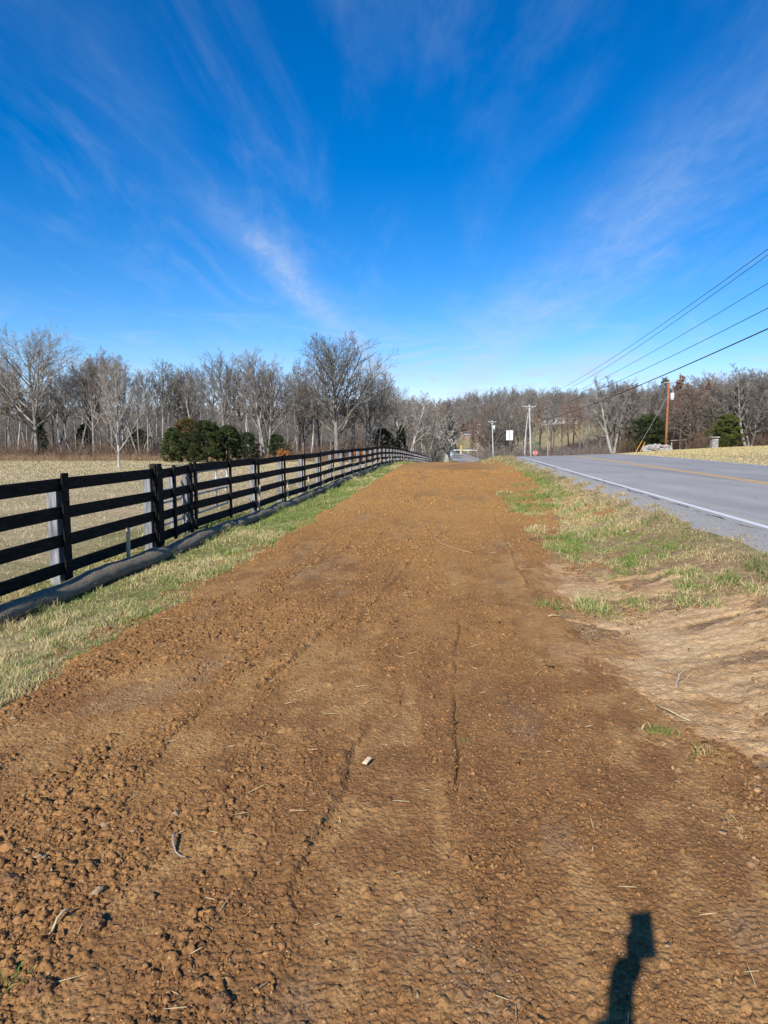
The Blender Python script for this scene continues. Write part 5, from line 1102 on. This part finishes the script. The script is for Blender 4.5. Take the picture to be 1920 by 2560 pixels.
# ------------------------------------------------------------------ the photographer (only the shadow of the arm and phone falls in view)
m_jacket = mat_noise('navy_jacket', (.03, .035, .05), (.05, .055, .075), 12, .8, .3); m_trou = mat_noise('denim', (.06, .09, .15), (.10, .14, .21), 20, .85, .3); m_skin = mat_noise('skin', (.50, .31, .23), (.58, .37, .28), 10, .55, .1); m_hair = mat_noise('brown_hair', (.05, .03, .02), (.09, .055, .035), 30, .7, .5, .01, (1, 1, .2)); m_shoe = mat_noise('boot_leather', (.10, .06, .035), (.15, .09, .05), 20, .6, .2); m_phone = mat_noise('phone_shell', (.012, .012, .014), (.02, .02, .022), 5, .3, 0, spec=.5)
def skin(name, chains, mat, parent, sub=2, rootv=0):
    """chains: list of lists of (x,y,z,r); equal points are shared"""
    V = []; E = []; Rr = []; ix = {}
    def vid(p):
        k_ = tuple(round(q, 4) for q in p[:3])
        if k_ not in ix: ix[k_] = len(V); V.append(p[:3]); Rr.append(p[3])
        return ix[k_]
    for ch in chains:
        ids = [vid(p) for p in ch]; E += list(zip(ids[:-1], ids[1:]))
    me = bpy.data.meshes.new(name); me.from_pydata(V, E, []); me.update(); o = new_obj(name, me, mat, parent)
    m = o.modifiers.new('skin', 'SKIN'); m.use_smooth_shade = True
    for i, sv in enumerate(me.skin_vertices[0].data):
        rr = Rr[i]; sv.radius = (rr, rr) if not hasattr(rr, '__len__') else rr; sv.use_root = (i == rootv)
    s_ = o.modifiers.new('sub', 'SUBSURF'); s_.levels = sub; s_.render_levels = sub
    return o
bx, by = -.40, -.66
gp = gz(bx, by)
per = empty('person', (bx, by, gp), 0, 'person in a dark jacket whose raised arm casts the shadow at lower right', 'person')
def rel(p): return (p[0] - bx, p[1] - by, p[2] - gp) + tuple(p[3:])
pel = (0, 0, .88, (.14, .11)); ch1 = (0, .0, 1.10, (.13, .10)); ch2 = (0, .0, 1.27, (.145, .10)); nk = (0, .0, 1.375, .055); nk2 = (0, .015, 1.43, .05)
hd = [(0, .02, 1.47, (.062, .07)), (0, .025, 1.54, (.072, .085)), (0, .015, 1.60, (.066, .078)), (0, .01, 1.635, (.035, .045))]
shR = (.175, 0, 1.325, .06); elR = rel((-.165, -.36, 1.19, .048)); wrR = rel((-.060, -.060, 1.435, .040)); paR = rel((-.040, -.046, 1.500, .038))
shL = (-.175, 0, 1.325, .06); elL = (-.23, .01, 1.06, .044); wrL = (-.235, .09, .83, .027); paL = (-.23, .11, .75, .03)
hpR, knR, anR = (.09, 0, .84, .088), (.105, .015, .47, .058), (.11, 0, .09, .04); hpL, knL, anL = (-.09, 0, .84, .088), (-.105, .015, .47, .058), (-.11, 0, .09, .04)
body = skin('body', [[pel, ch1, ch2, nk, nk2] + hd, [ch2, shR, elR, wrR, paR], [ch2, shL, elL, wrL, paL], [pel, hpR, knR, anR, (.115, .12, .05, .035)], [pel, hpL, knL, anL, (-.115, .12, .05, .035)]], m_skin, per)
def grow_(p, a):
    r_ = p[3]; return p[:3] + ((tuple(q + a for q in r_) if hasattr(r_, '__len__') else r_ + a),)
ctr = lambda a, b, t, r_: tuple(a[i] + (b[i] - a[i]) * t for i in range(3)) + (r_,)
skin('jacket', [[grow_((0, 0, .84, (.15, .12)), .012), grow_(ch1, .022), grow_(ch2, .02), (0, 0, 1.36, .075)], [grow_(ch2, .02), grow_(shR, .014), grow_(elR, .080), ctr(elR, wrR, .45, .128), ctr(elR, wrR, .82, .088)], [grow_(ch2, .02), grow_(shL, .014), grow_(elL, .016), ctr(elL, wrL, .9, .042)]], m_jacket, per)
skin('trousers', [[(0, 0, .90, (.148, .118)), (0, 0, .80, (.12, .10)), grow_(hpR, .0), grow_(knR, .016), ctr(knR, anR, .95, .06)], [(0, 0, .80, (.12, .10)), grow_(hpL, .0), grow_(knL, .016), ctr(knL, anL, .95, .06)]], m_trou, per)
for sg in (-1, 1): skin('shoe', [[(sg * .11, -.045, .05, .046), (sg * .112, .06, .045, .048), (sg * .118, .16, .035, .036)]], m_shoe, per)
skin('hair', [[(0, -.02, 1.50, (.066, .055)), (0, -.005, 1.58, (.078, .084)), (0, .005, 1.635, (.052, .06))]], m_hair, per)
for sg in (-1, 1): skin('ear', [[(sg * .074, .015, 1.52, .012), (sg * .079, .012, 1.55, .012)]], m_skin, per, 1); skin('eye', [[(sg * .028, .094, 1.548, .009), (sg * .028, .097, 1.548, .008)]], m_white, per, 1)
skin('nose', [[(0, .098, 1.545, .008), (0, .114, 1.515, .012)]], m_skin, per, 1); skin('mouth', [[(-.02, .092, 1.487, .006), (0, .098, 1.486, .007), (.02, .092, 1.487, .006)]], mat_noise('lips', (.42, .18, .15), (.48, .22, .18), 10, .5, 0), per, 1)
# fingers wrap the phone's edges; the phone leans a little
PHX = .004; phc = Vector((PHX + .004, -.034, 1.556)); tilt = -.12
def ph(u, v, d): # point on phone: u right, v up, d forward
    return (phc.x + u * math.cos(tilt) + v * math.sin(tilt), phc.y + d, phc.z - u * math.sin(tilt) * -1 * -1 + v * math.cos(tilt))
for k, (v, ln) in enumerate(((-.005, 1.), (-.026, 1.05), (-.047, 1.), (-.066, .85))):
    skin('finger', [[rel(paR[:0] + (ph(-.045, v - .012, -.012)) + (.010,)), rel(ph(-.050, v, .004) + (.0095,)), rel(ph(-.038, v + .002, .016) + (.009,)), rel(ph(-.038 + .024 * ln, v + .004, .017) + (.0078,))]], m_skin, per)
skin('thumb', [[rel(ph(-.030, -.055, -.016) + (.013,)), rel(ph(.000, -.045, -.018) + (.011,)), rel(ph(.026, -.030, -.014) + (.0095,))]], m_skin, per)
skin('palm', [[wrR, rel(ph(-.025, -.085, -.010) + (.022,)), rel(ph(-.040, -.045, -.012) + (.016,)), rel(ph(-.044, -.012, -.010) + (.012,))]], m_skin, per)
for k in range(4): skin('finger', [[(-.25 + .014 * k, .115, .74, .009), (-.252 + .015 * k, .125, .70, .0085), (-.25 + .015 * k, .118, .672, .0075)]], m_skin, per)
skin('thumb', [[(-.215, .115, .765, .011), (-.195, .135, .735, .009), (-.197, .14, .71, .008)]], m_skin, per)
phone = MB().box((0, 0, 0), (.079, .009, .163)).build('smartphone', m_phone, None, bevel=.003); phone.location = phc; phone.rotation_euler = (0, tilt, 0); tag(phone, 'dark smartphone held upright in the raised hand behind the camera', 'phone')
for k, zc in enumerate((.066, .045, .024)): MB().tube([(-.022, .0045, zc), (-.022, .0065, zc)], .007, 12).build('lens', m_glass, phone)
print('scene built', len(bpy.data.objects))
